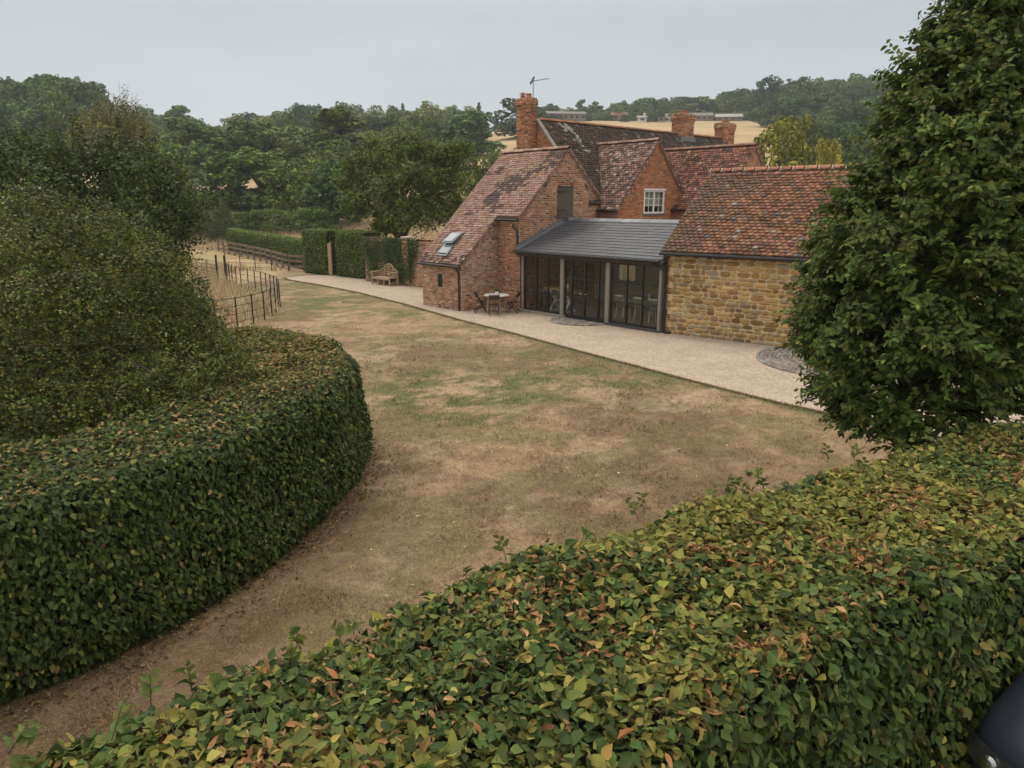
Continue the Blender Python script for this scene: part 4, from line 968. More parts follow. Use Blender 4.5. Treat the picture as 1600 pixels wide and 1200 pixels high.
# ================================================================== GARDEN WALL, BENCH, TABLE
gw0, gw1 = Vector((-8.44, 42.37, 0)), Vector((-3.3, 37.6, 0)); gd = gw1 - gw0; gL = gd.length; ga = math.atan2(gd.y, gd.x)
gw = thing('garden_wall', 'tall faded brick garden wall with brick coping behind the bench', 'wall', gw0, ga)
w = MB().box(0, gL, 0, .3, -.3, 2.36).build('wall', M['mortar'], gw)
lst = [bricks((0, 0, 0), (1, 0, 0), (0, -1, 0), 0, 2.36, lambda z: [(.0, gL)], FADED, seed=51), bricks((0, .3, 0), (0, -1, 0), (-1, 0, 0), 0, 2.36, lambda z: [(0, .3)], FADED, seed=52)]
brickwork(w, lst)
cp = MB().box(-.04, gL, -.04, .34, 2.36, 2.40).build('coping', M['mortar'], gw)
n = int(gL / .078); P = np.array([(.0 + (k + .5) * .078, -.055, 2.455) for k in range(n)]); Rm = np.zeros((n, 3, 3)); Rm[:, 0, 0] = .068; Rm[:, 1, 1] = .41; Rm[:, 2, 2] = .11
link('coping_bricks', mass('coping_bricks', *BRICK, P, Rm, palette(n, *FADED)), cp, M['brick'], 'stuff')
n = int(gL / .16); P = np.array([((k + .5) * .16, 0, 2.28) for k in range(n)]); Rm = np.zeros((n, 3, 3)); Rm[:, 0, 0] = .1; Rm[:, 1, 1] = -.05; Rm[:, 2, 2] = .07
link('dentil_bricks', mass('dentil_bricks', *BRICK, P, Rm, palette(n, *FADED)), cp, M['brick'], 'stuff')
pr_ = MB().box(3.55, 4.0, -.12, .0, -.1, 2.55).build('pier', M['mortar'], gw)
brickwork(pr_, [bricks((3.55, -.12, 0), (1, 0, 0), (0, -1, 0), 0, 2.52, lambda z: [(0, .45)], FADED, seed=53)])
MB().box(3.5, 4.05, -.17, .35, 2.55, 2.63).build('cap', M['mortar'], gw)
def climber(x0, x1, zt, nl, lab):
    c = thing('climbing_rose', lab, 'climber', gw0 + gd.normalized() * ((x0 + x1) / 2) , ga, 'roses trained on the garden wall')
    mb = MB(); w_ = (x1 - x0) / 2; tips = []
    for k in range(9):
        a = random.uniform(-1, 1) * w_; p = [(random.uniform(-.1, .1), -.12, .0), (a * .35, -.1, zt * .3), (a * .75, -.07, zt * .65), (a, -.06, zt * random.uniform(.8, 1))]; mb.tube(p, [.022, .016, .011, .005], 5); tips += p[1:]
    mb.build('stems', M['bark'], c)
    tp = np.array(tips); i = rng.integers(0, len(tp), nl); P = tp[i] + rng.normal(0, 1, (nl, 3)) * np.array([.26, .07, .28]); P[:, 1] = -np.abs(P[:, 1]) - .02; P[:, 2] = np.clip(P[:, 2], .05, 2.5)
    nn_ = rvec(nl) * .8 + np.array([0, -1, .5]); link('foliage', mass('foliage', *LEAF2, P, frames(nn_, rvec(nl), rng.uniform(.06, .11, nl)), palette(nl, [(.045, .075, .04), (.06, .09, .05), (.10, .12, .07), (.03, .05, .025)], [4, 4, 2, 3])), c, M['leaf'], 'stuff')
climber(.2, 1.6, 2.3, 2600, 'climbing rose on the wall behind the bench, away from the pier'); climber(1.4, 3.0, 2.4, 2900, 'climbing rose above the bench centre'); climber(2.7, 4.6, 2.4, 4200, 'tallest bushy climbing rose beside the cottage corner')

def bench():
    b = thing('garden_bench', 'weathered teak bench with arched slatted back against the garden wall', 'bench', (-6.98, 40.2, .012), ga - .05)
    W = .82
    for x in (-W, W):
        MB().box(x - .035, x + .035, -.30, -.23, 0, .66).build('leg', M['teak'], b); MB().box(x - .035, x + .035, .23, .30, 0, .72).build('leg', M['teak'], b)
        ar = MB().tube([(x, -.36, .60), (x, -.3, .68), (x, .0, .68), (x, .27, .68)], .045, 8).build('armrest', M['teak'], b)
        for k in range(2): MB().box(x - .02, x + .02, -.23, .23, .48 + k * .09, .52 + k * .09).build('arm_slat', M['teak'], b)
        MB().box(x - .025, x + .025, -.23, .23, .12, .17).build('stretcher', M['teak'], b)
    for k in range(6): MB().box(-W + .036, W - .036, -.29 + k * .09, -.215 + k * .09, .40, .425).build('seat_slat', M['teak'], b)
    MB().box(-W + .036, W - .036, -.3, -.27, .31, .395).build('apron', M['teak'], b)
    for x in (-.28, .28): MB().box(x - .03, x + .03, -.27, .25, 0.0, .39).build('leg', M['teak'], b) if x < 0 else MB().box(x - .03, x + .03, -.27, -.2, 0.0, .39).build('leg', M['teak'], b)
    # arched back: a stepped, curved top rail over horizontal slats
    top = []
    for k in range(25):
        x = -W + 2 * W * k / 24; a = abs(x) / W
        z = 1.12 * math.sqrt(max(0, 1 - (a / .62) ** 2 * .42)) if a < .56 else .80 + .05 * math.cos((a - .56) / .44 * math.pi)
        top.append((x, .30, z))
    MB().tube(top, .032, 8).build('top_rail', M['teak'], b, smooth=True)
    for k in range(6):
        z = .50 + k * .1; hw_ = W - .04 if z < .78 else W * .62 * math.sqrt(max(.02, (1 - (z / 1.12) ** 2) / .42)); hw_ = min(hw_, W - .04) if z < .78 else min(hw_, .46)
        MB().box(-hw_, hw_, .275, .305, z - .022, z + .022).build('back_slat', M['teak'], b)
    for x in (-.4, 0, .4): MB().box(x - .022, x + .022, .27, .31, .42, .98 if x else 1.08).build('back_post', M['teak'], b)
bench()
tb = thing('garden_table', 'pale topped oval garden table on wooden legs by the brick cottage', 'table', (-.62, 29.55, .012), TH + .55)
MB().lathe([(.50, .70), (.53, .71), (.53, .735), (.50, .745)], 28).build('table_top', M['pale_stone'], tb, bevel=.004)
for a in range(4): c, s_ = math.cos(a * math.pi / 2 + .6) * .36, math.sin(a * math.pi / 2 + .6) * .36; MB().box(c - .035, c + .035, s_ - .035, s_ + .035, 0, .69).build('leg', M['teak'], tb)
MB().lathe([(.38, .63), (.38, .69)], 16).build('apron', M['teak'], tb)
pt = thing('plant_pot', 'small white pot with a green plant on the garden table', 'plant pot', (-.62, 29.55, .757), 0)
MB().lathe([(.05, 0), (.075, .01), (.085, .13), (.075, .13), (.07, .11)], 14).build('pot', M['white_paint'], pt, smooth=True)
n = 90; P = rng.normal(0, .045, (n, 3)) + np.array([0, 0, .17]); link('foliage', mass('foliage', *LEAF2, P, frames(rvec(n) + np.array([0, 0, .6]), rvec(n), np.full(n, .06)), palette(n, [(.06, .11, .03), (.09, .14, .05)], [1, 1])), pt, M['leaf'])
def fchair(x, y, rz, lab):
    t = thing('folding_chair', lab, 'chair', (x, y, .012), rz, 'folding chairs round the garden table')
    for k in range(5): MB().box(-.19, .19, -.19 + k * .08, -.13 + k * .08, .43, .445).build('seat_slat', M['black_iron'], t)
    for s_ in (-.2, .2):
        MB().beam((s_, -.24, .0), (s_, .25, .86), .022, .03).build('leg', M['black_iron'], t); MB().beam((s_ * .88, .26, .0), (s_ * .88, -.2, .44), .022, .03).build('leg', M['black_iron'], t)
    for k in range(2): MB().box(-.2, .2, .19 + k * .05, .205 + k * .05, .66 + k * .1, .73 + k * .1).build('back_slat', M['black_iron'], t)
    MB().beam((-.2, -.15, .16), (.2, -.15, .16), .015, .015).build('stretcher', M['black_iron'], t)
fchair(-.72, 28.85, math.pi + .1, 'dark folding chair on the lawn side of the garden table'); fchair(-1.28, 29.75, math.pi / 2 + .2, 'dark folding chair between the garden table and the cottage wall'); fchair(.06, 29.6, -math.pi / 2 - .3, 'dark folding chair on the glazed room side of the garden table')

# ================================================================== FENCES
def resample(pts, step):
    pts = np.array(pts, float); d = np.r_[0, np.cumsum(np.linalg.norm(np.diff(pts, axis=0), axis=1))]; n = max(2, int(round(d[-1] / step)) + 1); s = np.linspace(0, d[-1], n)
    return np.stack([np.interp(s, d, pts[:, k]) for k in range(pts.shape[1])], 1)
def estate(name, label, pts, post=.95, h=1.08, rails=4, r=.016, step=.9):
    q = resample(pts, step); c = q[0]; t = thing(name, label, 'fence', (c[0], c[1], 0)); 
    zg = [float(terr(np.array(p[0]), np.array(p[1]))) if p[1] > 50 else 0 for p in q]
    for p, z in zip(q, zg): MB().box(p[0] - c[0] - r * 1.3, p[0] - c[0] + r * 1.3, p[1] - c[1] - r, p[1] - c[1] + r, z - .1, z + h).build('post', M['black_iron'], t)
    for k in range(rails):
        zz = h * (.16 + .8 * k / (rails - 1)); MB().tube([(p[0] - c[0], p[1] - c[1], z + zz) for p, z in zip(q, zg)], .011 if k < rails - 1 else .014, 6).build('rail', M['black_iron'], t)
    return t
estate('estate_fence', 'curving black iron estate fence at the edge of the lawn', FENCE)
estate('estate_fence', 'straight thin iron fence in the long grass behind the gate', [(-19.6, 50.4), (-18, 49.8), (-16.7, 49.4), (-14.9, 49.0)], step=1.3)
gt = thing('iron_gate', 'black iron field gate standing in the long grass beside the curving fence', 'gate', (-17.35, 43.3, 0), math.atan2(46.0 - 43.3, -20.0 + 17.35))
for k in range(5): MB().tube([(.06, 0, .2 + k * .21), (3.0, 0, .2 + k * .21)], .013, 6).build('bar', M['black_iron'], gt)
for x in (.06, 1.5, 3.0): MB().box(x - .015, x + .015, -.012, .012, .16, 1.1).build('upright', M['black_iron'], gt)
MB().tube([(.06, 0, .2), (1.5, 0, 1.04)], .01, 5).build('brace', M['black_iron'], gt)
for x, y, l in ((-17.32, 43.15, 'thick black iron gatepost hung with the gate'), (-16.66, 42.7, 'thick black iron gatepost at the end of the curving fence')):
    g_ = setp(MB().box(-.045, .045, -.045, .045, -.1, 1.38).lathe([(.06, 1.38), (.06, 1.41), (.01, 1.46)], 8).build('gatepost', M['black_iron']), l, 'gatepost'); g_.location = (x, y, 0)
tf = [(-13.76, 48.75), (-14.6, 48.9), (-16.4, 51.9), (-18.77, 56.0), (-21.4, 59.8), (-24.0, 63.2), (-26.4, 66.6)]
q = resample(tf, 1.75); t = thing('timber_fence', 'three rail timber fence in front of the clipped hedge', 'fence', (q[0][0], q[0][1], 0))
zg = [float(terr(np.array(p[0]), np.array(p[1]))) for p in q]
for i, (p, z) in enumerate(zip(q, zg)):
    MB().box(p[0] - q[0][0] - .06, p[0] - q[0][0] + .06, p[1] - q[0][1] - .05, p[1] - q[0][1] + .05, z - .2, z + 1.1).build('post', M['fence_wood'], t)
    if i:
        a, za = q[i - 1], zg[i - 1]
        for k in range(3): MB().beam((a[0] - q[0][0] + .07, a[1] - q[0][1] - .05, za + .28 + k * .34 + random.uniform(-.03, .03)), (p[0] - q[0][0] + .07, p[1] - q[0][1] - .05, z + .28 + k * .34 + random.uniform(-.03, .03)), .05, .14).build('rail', M['fence_wood'], t)
g_ = thing('garden_door', 'open brown timber door between the two tall clipped hedge blocks', 'door', (-11.12, 45.3, .012), .5)
MB().box(-.05, .05, -.05, .05, 0, 2.05).build('post', M['teak'], g_)
for k in range(5): MB().box(-.02, .02, .06 + k * .17, .06 + k * .17 + .16, .08, 1.95).build('board', M['teak'], g_)
for z_ in (.35, 1.0, 1.65): MB().box(.021, .05, .06, .9, z_ - .05, z_ + .05).build('ledge', M['teak'], g_)

# ================================================================== HEDGES
def in_view(P, marg=60):
    d = P - CAM; dep = d @ fwd; x = 800 + F * d[:, 0] / np.maximum(dep, .1); y = 600 - F * (d @ upv) / np.maximum(dep, .1)
    return (dep > .3) & (x > -marg) & (x < 1600 + marg) & (y > -marg) & (y < 1200 + marg), dep
def smooth_path(pts, step=.1):
    q = resample(pts, step)
    k = max(3, int(1.0 / step) | 1); pad = k // 2
    qq = np.pad(q, ((pad, pad), (0, 0)), mode='edge'); ker = np.hanning(k + 2)[1:-1]; ker /= ker.sum()
    s = np.stack([np.convolve(qq[:, i], ker, 'valid') for i in range(2)], 1); s[0] = q[0]; s[-1] = q[-1]; return resample(s, step)
def hedge_surface(path, width, h, side, batter, n_f, n_b, n_t, gz_=None, bump=.10, cap=0):
    """random points on the clipped surface: P, normal, part (0 front face, 1 back face, 2 top)"""
    q = smooth_path(path); tg = np.gradient(q, axis=0); tg = unit(tg); inn = np.stack([-tg[:, 1], tg[:, 0]], 1) * side
    def samp(n): i = rng.random(n) * (len(q) - 1); k = np.minimum(i.astype(int), len(q) - 2); f_ = (i - k)[:, None]; return q[k] * (1 - f_) + q[k + 1] * f_, unit(inn[k] * (1 - f_) + inn[k + 1] * f_)
    out = []
    for part, n in ((0, n_f), (1, n_b), (2, n_t)):
        if not n: continue
        p, iv_ = samp(n)
        if part < 2:
            z = h * rng.random(n) ** .85; rnd = .22 * np.clip((z - (h - .22)) / .22, 0, 1) ** 2 * .8
            base = (0 if part == 0 else width); sg = 1 if part == 0 else -1
            off = base + sg * (batter * z / h + rnd + .16 * np.clip(1 - z / .4, 0, 1) ** 1.5)
            nrm = np.c_[-iv_ * sg, np.full(n, .18 + .0)]; nrm[:, 2] += np.clip((z - (h - .25)) / .25, 0, 1) * .8
        else:
            u = rng.random(n); off = batter + .06 + u * (width - 2 * batter - .12); z = np.full(n, h) - .10 * (np.abs(u * 2 - 1) ** 6); nrm = np.c_[iv_ * 0, np.ones(n)]
        P = np.c_[p + iv_ * off[:, None], z]
        bm_ = (fbm(P, 1.1, 91, 3) - .5)[:, None] * 2 * bump + (rng.random((n, 1)) - .6) * .11
        P = P + unit(nrm) * bm_
        if gz_ is not None: P[:, 2] += gz_(P[:, 0], P[:, 1])
        out.append((P, nrm, np.full(n, part)))
    return cat(out)
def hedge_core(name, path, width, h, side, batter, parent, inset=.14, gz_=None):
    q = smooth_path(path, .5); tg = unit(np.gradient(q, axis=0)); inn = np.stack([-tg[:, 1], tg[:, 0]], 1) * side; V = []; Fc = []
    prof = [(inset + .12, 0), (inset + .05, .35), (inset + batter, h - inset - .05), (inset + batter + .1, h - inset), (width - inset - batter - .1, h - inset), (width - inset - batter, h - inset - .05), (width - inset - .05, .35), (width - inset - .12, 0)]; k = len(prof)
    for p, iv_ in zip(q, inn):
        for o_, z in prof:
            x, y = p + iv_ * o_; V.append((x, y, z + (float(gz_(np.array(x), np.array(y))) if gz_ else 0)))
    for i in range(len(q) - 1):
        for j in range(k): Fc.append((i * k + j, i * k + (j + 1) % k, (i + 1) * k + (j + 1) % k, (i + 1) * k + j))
    mb = MB().add(V, Fc + [tuple(range(k)), tuple((len(q) - 1) * k + j for j in range(k))]); return mb.build('dark_core', M['core'], parent)
def place_leaves(parent, tmpl, P, Rm, C, mat, mat_obj, nobj, near=True, keep_xy=True):
    """the leaves that show largest become objects of their own, the rest one foliage mesh"""
    vis, dep = in_view(P, -10); score = np.where(vis, np.linalg.norm(Rm[:, :, 1], axis=1) / np.maximum(dep, .2) * (.4 + np.abs((unit(P - CAM) * unit(Rm[:, :, 2])).sum(1))), 0)
    if nobj:
        outer = score * (rng.random(len(P)) < .5); pick = np.argsort(-outer)[:nobj]; rest = np.ones(len(P), bool); rest[pick] = False
        vars_ = []
        for k in range(5):
            tv = tmpl[0].copy(); tv[1:, 0] *= rng.uniform(.85, 1.15); tv[:, 2] += rng.normal(0, .025, len(tv)) + (tv[:, 1] - .4) ** 2 * rng.uniform(-.35, .15)
            tv[:, 0] += (tv[:, 1] ** 2) * rng.uniform(-.08, .08)
            me = npmesh('leaf', tv, tmpl[1], None, tv); me.materials.append(mat_obj); vars_.append(me)
        for i in pick:
            o = bpy.data.objects.new('leaf', vars_[i % 5]); col.objects.link(o); o.parent = parent
            m4 = Matrix(Rm[i].tolist()).to_4x4(); m4.translation = Vector(P[i]); o.matrix_local = parent.matrix_world.inverted() @ m4 if False else m4; o.color = (*C[i], 1)
    else: rest = np.ones(len(P), bool)
    link('foliage', mass('foliage', *tmpl, P[rest], Rm[rest], C[rest], keep_xy, True), parent, mat, 'stuff')

# ---- the big hornbeam hedge in the foreground
RP = [(-6, 1.0), (-4, 2.08), (-2.36, 3.06), (-1.14, 3.95), (.18, 5.08), (1.68, 6.06), (4.22, 7.55), (6.3, 8.62), (9, 10.1), (12, 11.7)]
RW, RH = 2.12, 1.84
hd = thing('hornbeam_hedge', 'broad clipped hedge across the foreground with scorched yellow and brown top leaves', 'hedge')
P, nrm, part = hedge_surface(RP, RW, RH, -1, .06, 12000, 40000, 68000, bump=.17)
v_, dp = in_view(P, 700); keep = v_ | (rng.random(len(P)) < .3); P, nrm, part = P[keep], nrm[keep], part[keep]
n = len(P); top = part == 2
nn_ = unit(nrm) + np.array([0, 0, .25]) + rng.normal(0, .5, (n, 3)); d = rvec(n) + np.where(top[:, None], np.array([0, 0, .15]), np.array([0, 0, -1.1])); d = d + np.where(top[:, None], 0, unit(nrm) * .4)
size = rng.uniform(.042, .098, n) * np.where(rng.random(n) < .35, .65, 1)
C = palette(n, [(.066, .115, .036), (.095, .148, .046), (.045, .08, .027), (.13, .18, .058)], [4, 4, 2.6, 1.6], .22)
yel = palette(n, [(.235, .24, .068), (.19, .212, .06), (.31, .285, .095), (.13, .17, .05)], [4, 4, 2.4, 3.4], .2)
brn = palette(n, [(.36, .235, .12), (.44, .31, .18), (.22, .12, .06), (.35, .185, .09)], [4, 3, 2, 2.6], .2)
ty_ = np.where(top, .62, .10) * (.35 + 1.3 * sstep(.3, .7, fbm(P, .9, 33, 3))); isy = rng.random(n) < ty_
patch = sstep(.54, .66, fbm(P, 1.9, 37, 4, .6)); isb = rng.random(n) < np.where(top, .07 + .5 * patch, .015)
C = np.where(isy[:, None], yel, C); C = np.where(isb[:, None], brn, C)
wid = np.where(isb, .7, 1.18) * rng.uniform(.8, 1.2, n)
Rm = frames(nn_, d, size, wid)
# young shoots standing above the far edge
def shoots(basepts, dirs, L_, k, ls):
    m = len(basepts); f_ = np.linspace(.25, 1, k)[None, :, None]; pos = basepts[:, None] + dirs[:, None] * (L_[:, None, None] * f_)
    pos[..., 2] -= (f_[..., 0] ** 2) * L_[:, None] * .12
    sidev = unit(np.cross(dirs, rvec(m))); sg = np.where(np.arange(k) % 2 == 0, 1, -1)[None, :, None]
    dd = dirs[:, None] * .75 + sidev[:, None] * sg * .9 + rng.normal(0, .2, (m, k, 3)); nn = np.cross(dirs, sidev)[:, None] + np.array([0, 0, .8]) + rng.normal(0, .35, (m, k, 3))
    sz = ls * (1.15 - .45 * f_[..., 0]) * rng.uniform(.8, 1.15, (m, k))
    return pos.reshape(-1, 3), nn.reshape(-1, 3), dd.reshape(-1, 3), sz.ravel()
def twigs(name, base, tip, r, parent, mat=None, sag=0.0):
    m = len(base); ax = unit(tip - base); x = unit(np.cross(ax, np.array([.3, .5, .8]))); y = np.cross(ax, x); V = np.zeros((m, 6, 3))
    for k in range(3):
        a = 2 * math.pi * k / 3; o_ = x * math.cos(a) + y * math.sin(a); V[:, k] = base + o_ * r; V[:, 3 + k] = tip + o_ * r * .3
    T = np.array([(0, 1, 4, 3), (1, 2, 5, 4), (2, 0, 3, 5)]); Fc = T[None] + (np.arange(m) * 6)[:, None, None]
    return link(name, npmesh(name, V.reshape(-1, 3), Fc.reshape(-1, 4)), parent, mat or M['twig'], 'stuff')
q = smooth_path(RP); qi = rng.integers(20, len(q) - 20, 110); off = np.where(rng.random(110) < .6, rng.uniform(.02, .35, 110), rng.uniform(.3, 1.8, 110))
tg = unit(np.gradient(q, axis=0)); inn = np.stack([tg[:, 1], -tg[:, 0]], 1)
bs = np.c_[q[qi] + inn[qi] * off[:, None], np.full(110, RH - .04)]; dv = unit(np.c_[-inn[qi] * .5, np.ones(110)] + rng.normal(0, .35, (110, 3))); Ls = rng.uniform(.05, .2, 110)
sp, sn, sdv, ssz = shoots(bs, dv, Ls, 6, .078)
P = np.r_[P, sp]; Rm = np.r_[Rm, frames(sn, sdv, ssz)]; C = np.r_[C, palette(len(sp), [(.15, .20, .055), (.10, .15, .045), (.20, .22, .07)], [3, 3, 1], .15)]
twigs('shoots', bs, bs + dv * Ls[:, None], .004, hd)
place_leaves(hd, LEAF8, P, Rm, C, M['leaf_near'], M['leaf_near_obj'], 300)
hedge_core('dark_core', RP, RW, RH, -1, .06, hd, inset=.17)
# bare twigs showing in the thin scorched patches
P2, n2, p2_ = hedge_surface(RP, RW, RH, -1, .06, 0, 900, 4200, bump=.17); v_, _ = in_view(P2, 20); P2, n2 = P2[v_], n2[v_]; m = len(P2)
a_ = unit(rvec(m) + unit(n2) * .8); twigs('twigs', P2 - unit(n2) * .10, P2 - unit(n2) * .10 + a_ * rng.uniform(.10, .24, (m, 1)), .004, hd, simple('hedge_twig', (.17, .115, .07), .9))

# ---- the curving hedge on the other side of the lawn
LP = [(-7.4, 2.9), (-5.6, 4.1), (-4.4, 5.39), (-3.74, 6.25), (-3.12, 7.45), (-2.67, 8.73), (-2.42, 9.98), (-2.38, 11.2), (-2.5, 12.3), (-2.95, 13.4), (-3.7, 14.6), (-4.9, 15.5), (-6.4, 15.9), (-8.5, 15.8), (-11, 15.2)]
LW, LH = 2.3, 1.76
# 
hl = thing('curved_hedge', 'tall dark clipped hedge curving round the end of the lawn', 'hedge')
P, nrm, part = hedge_surface(LP, LW, LH, 1, .22, 60000, 1500, 36000, bump=.15)
v_, dp = in_view(P, 500); keep = v_ | (rng.random(len(P)) < .3); P, nrm, part = P[keep], nrm[keep], part[keep]; n = len(P); top = part == 2
nn_ = unit(nrm) + np.array([0, 0, .3]) + rng.normal(0, .45, (n, 3)); d = rvec(n) * .9 + np.where(top[:, None], np.array([0, 0, .1]), np.array([0, 0, -1.2])) + np.where(top[:, None], 0, unit(nrm) * .35)
C = palette(n, [(.060, .102, .033), (.082, .126, .04), (.04, .07, .025), (.115, .155, .052)], [4, 4, 2.8, 1.3], .24)
yel = palette(n, [(.19, .20, .055), (.25, .235, .075), (.12, .155, .045)], [3, 3, 3], .18); brn = palette(n, [(.28, .19, .09), (.22, .125, .06), (.34, .25, .14)], [3, 2, 2], .2)
yy = sstep(8.5, 12.5, P[:, 1]); isy = rng.random(n) < np.where(top, .18 + .55 * yy, .07 + .08 * yy); isb = rng.random(n) < np.where(top, .08 + .25 * yy * sstep(.4, .6, fbm(P, .8, 47, 3)) + .05, .006)
C = np.where(isy[:, None], yel, C); C = np.where(isb[:, None], brn, C)
Rm = frames(nn_, d, rng.uniform(.045, .092, n), rng.uniform(.85, 1.15, n))
m = 420; i = rng.integers(0, len(P), m); dv = unit(unit(nrm[i]) + np.array([0, 0, .5]) + rng.normal(0, .3, (m, 3))); Ls = rng.uniform(.05, .17, m)
sp, sn, sdv, ssz = shoots(P[i] - dv * .04, dv, Ls, 5, .07); P = np.r_[P, sp]; Rm = np.r_[Rm, frames(sn, sdv, ssz)]; C = np.r_[C, palette(len(sp), [(.10, .145, .045), (.14, .175, .055), (.07, .11, .035)], [3, 2, 3], .18)]
twigs('shoots', sp[::5] - dv * .06, sp[4::5], .003, hl)
place_leaves(hl, LEAF4, P, Rm, C, M['leaf_near'], M['leaf_near_obj'], 300)
hedge_core('dark_core', LP, LW, LH, 1, .22, hl, inset=.13)

# ---- clipped hedges at the end of the garden
def far_hedge(name, label, path, w_, h_, n_, size=.11, side=1, gz_=None, cols=None, bump=.05):
    t = thing(name, label, 'hedge'); P, nrm, part = hedge_surface(path, w_, h_, side, .05, int(n_ * .55), int(n_ * .15), int(n_ * .3), gz_, bump=bump); n = len(P); top = part == 2
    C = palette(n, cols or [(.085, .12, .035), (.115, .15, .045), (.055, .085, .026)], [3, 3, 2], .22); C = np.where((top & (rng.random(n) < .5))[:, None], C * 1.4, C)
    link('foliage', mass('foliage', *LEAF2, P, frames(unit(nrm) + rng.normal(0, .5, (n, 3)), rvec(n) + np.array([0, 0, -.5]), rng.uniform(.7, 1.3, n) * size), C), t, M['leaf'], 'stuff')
    hedge_core('dark_core', path, w_, h_, side, .05, t, inset=.08, gz_=gz_); return t
far_hedge('clipped_hedge', 'long low clipped hedge behind the timber fence', [(-13.3, 49.6), (-14.1, 49.7), (-15.8, 52.3), (-18.2, 56.4), (-20.85, 60.2), (-23.4, 63.6), (-25.8, 67.0)], 1.1, 1.95, 18000, gz_=terr, side=-1)
def block(name, label, a, b, w_, h_, n_):
    t = far_hedge(name, label, [a, b], w_, h_, n_, .09, side=1); d_ = unit(np.array(b) - np.array(a)); nv = np.array([-d_[1], d_[0]]); out = []
    for end, sg in ((a, -1), (b, 1)):
        m = int(n_ * .16); u = rng.random(m); z = rng.random(m) * h_; p = np.c_[np.array(end) + nv * (u * w_)[:, None] + d_ * sg * rng.normal(-.02, .04, (m, 1)), z]; out.append((p, np.tile(np.r_[d_ * sg, .2], (m, 1))))
    P, nr_ = cat(out); m = len(P); link('end_foliage', mass('end_foliage', *LEAF2, P, frames(nr_ + rng.normal(0, .5, (m, 3)), rvec(m) + np.array([0, 0, -.5]), rng.uniform(.06, .12, m)), palette(m, [(.06, .10, .03), (.085, .125, .04), (.04, .07, .022)], [3, 3, 2])), t, M['leaf'], 'stuff')
block('hedge_block', 'tall clipped hedge block ending at the timber fence', (-13.5, 47.6), (-11.5, 45.75), 1.3, 2.75, 5500)
block('hedge_block', 'tall clipped hedge block touching the garden wall', (-10.75, 45.0), (-8.75, 43.2), 1.5, 2.75, 6000)

# ================================================================== TREES AND SHRUBS
def clumpify(L, k, f=(.26, .42)):
    out = []
    for l in L:
        out.append((l[0], l[1], l[2], l[3] * .86))
        for _ in range(k):
            u = rvec(1)[0]; u[2] = abs(u[2]) * .9 - .25; u = u / np.linalg.norm(u); r_ = l[3] * random.uniform(*f); out.append((l[0] + u[0] * l[3] * .86, l[1] + u[1] * l[3] * .86, l[2] + u[2] * l[3] * .86, r_))
    return out
def lobes_points(L, n, shell=(.78, 1.04), upb=.15):
    """points on the outer skin of a set of lobes L (k,4)"""
    L = np.asarray(L, float); w_ = L[:, 3] ** 2; i = rng.choice(len(L), n, p=w_ / w_.sum()); u = rvec(n); u[:, 2] += upb; u = unit(u)
    rr = rng.uniform(*shell, n)[:, None]; P = L[i, :3] + u * L[i, 3:4] * rr
    ok = np.zeros(n, bool); Lc = L[:, :3].astype(np.float32); L2 = (L[:, 3] * .72) ** 2
    for a in range(0, n, 4000):
        q = P[a:a + 4000].astype(np.float32); d2 = (q ** 2).sum(1)[:, None] + (Lc ** 2).sum(1)[None] - 2 * q @ Lc.T; d2 = d2 / L2[None]; d2[np.arange(len(q)), i[a:a + 4000]] = 9; ok[a:a + 4000] = d2.min(1) > 1
    return P[ok], u[ok], i[ok]
def trunk_mesh(h, r, limbs, top, lean=(0, 0), fork=.35, name='trunk'):
    mb = MB(); mb.tube([(0, 0, -.15), (lean[0] * .3, lean[1] * .3, h * .35), (lean[0] * .7, lean[1] * .7, h * .7), (lean[0], lean[1], h)], [r * 1.25, r, r * .75, r * .4], 9)
    for (tx_, ty_2, tz_) in limbs:
        f_ = random.uniform(fork, .85); b_ = Vector((lean[0] * f_, lean[1] * f_, h * f_)); t_ = Vector((tx_, ty_2, tz_)); m_ = b_.lerp(t_, .5) + Vector((random.uniform(-.1, .1), random.uniform(-.1, .1), .12)) * (t_ - b_).length
        mb.tube([b_, m_, t_], [r * .42, r * .26, r * .08], 6)
    return mb.mesh(name, True)
def crown_lobes(rx, ry, z0, z1, k, shape, rs=(.26, .42)):
    L = []
    for _ in range(k):
        f_ = random.random() ** .9; z = z0 + (z1 - z0) * f_
        prof = {'round': math.sin(math.pi * min(.97, .12 + .86 * f_)) ** .6, 'tall': math.sin(math.pi * min(.97, .15 + .8 * f_)) ** .5, 'cone': max(.06, 1 - f_), 'spread': (math.sin(math.pi * (.25 + .66 * f_))) ** .5}[shape]
        a = random.uniform(0, 2 * math.pi); rr = math.sqrt(random.random()) * .78 * prof; s = random.uniform(*rs) * (rx if shape != 'cone' else rx * (.35 + .65 * prof)) * (.75 + .25 * prof)
        L.append((math.cos(a) * rr * rx, math.sin(a) * rr * ry, z, s))
    return L
PROTO = []
TINT = [((.040, .068, .026), (.060, .090, .033), (.028, .046, .020)), ((.045, .075, .034), (.068, .098, .048), (.03, .05, .026)), ((.062, .085, .028), (.085, .108, .036), (.042, .06, .022)), ((.07, .09, .05), (.095, .115, .07), (.05, .066, .038)), ((.028, .052, .026), (.04, .066, .032), (.02, .036, .02)), ((.10, .112, .03), (.135, .138, .036), (.07, .082, .025))]
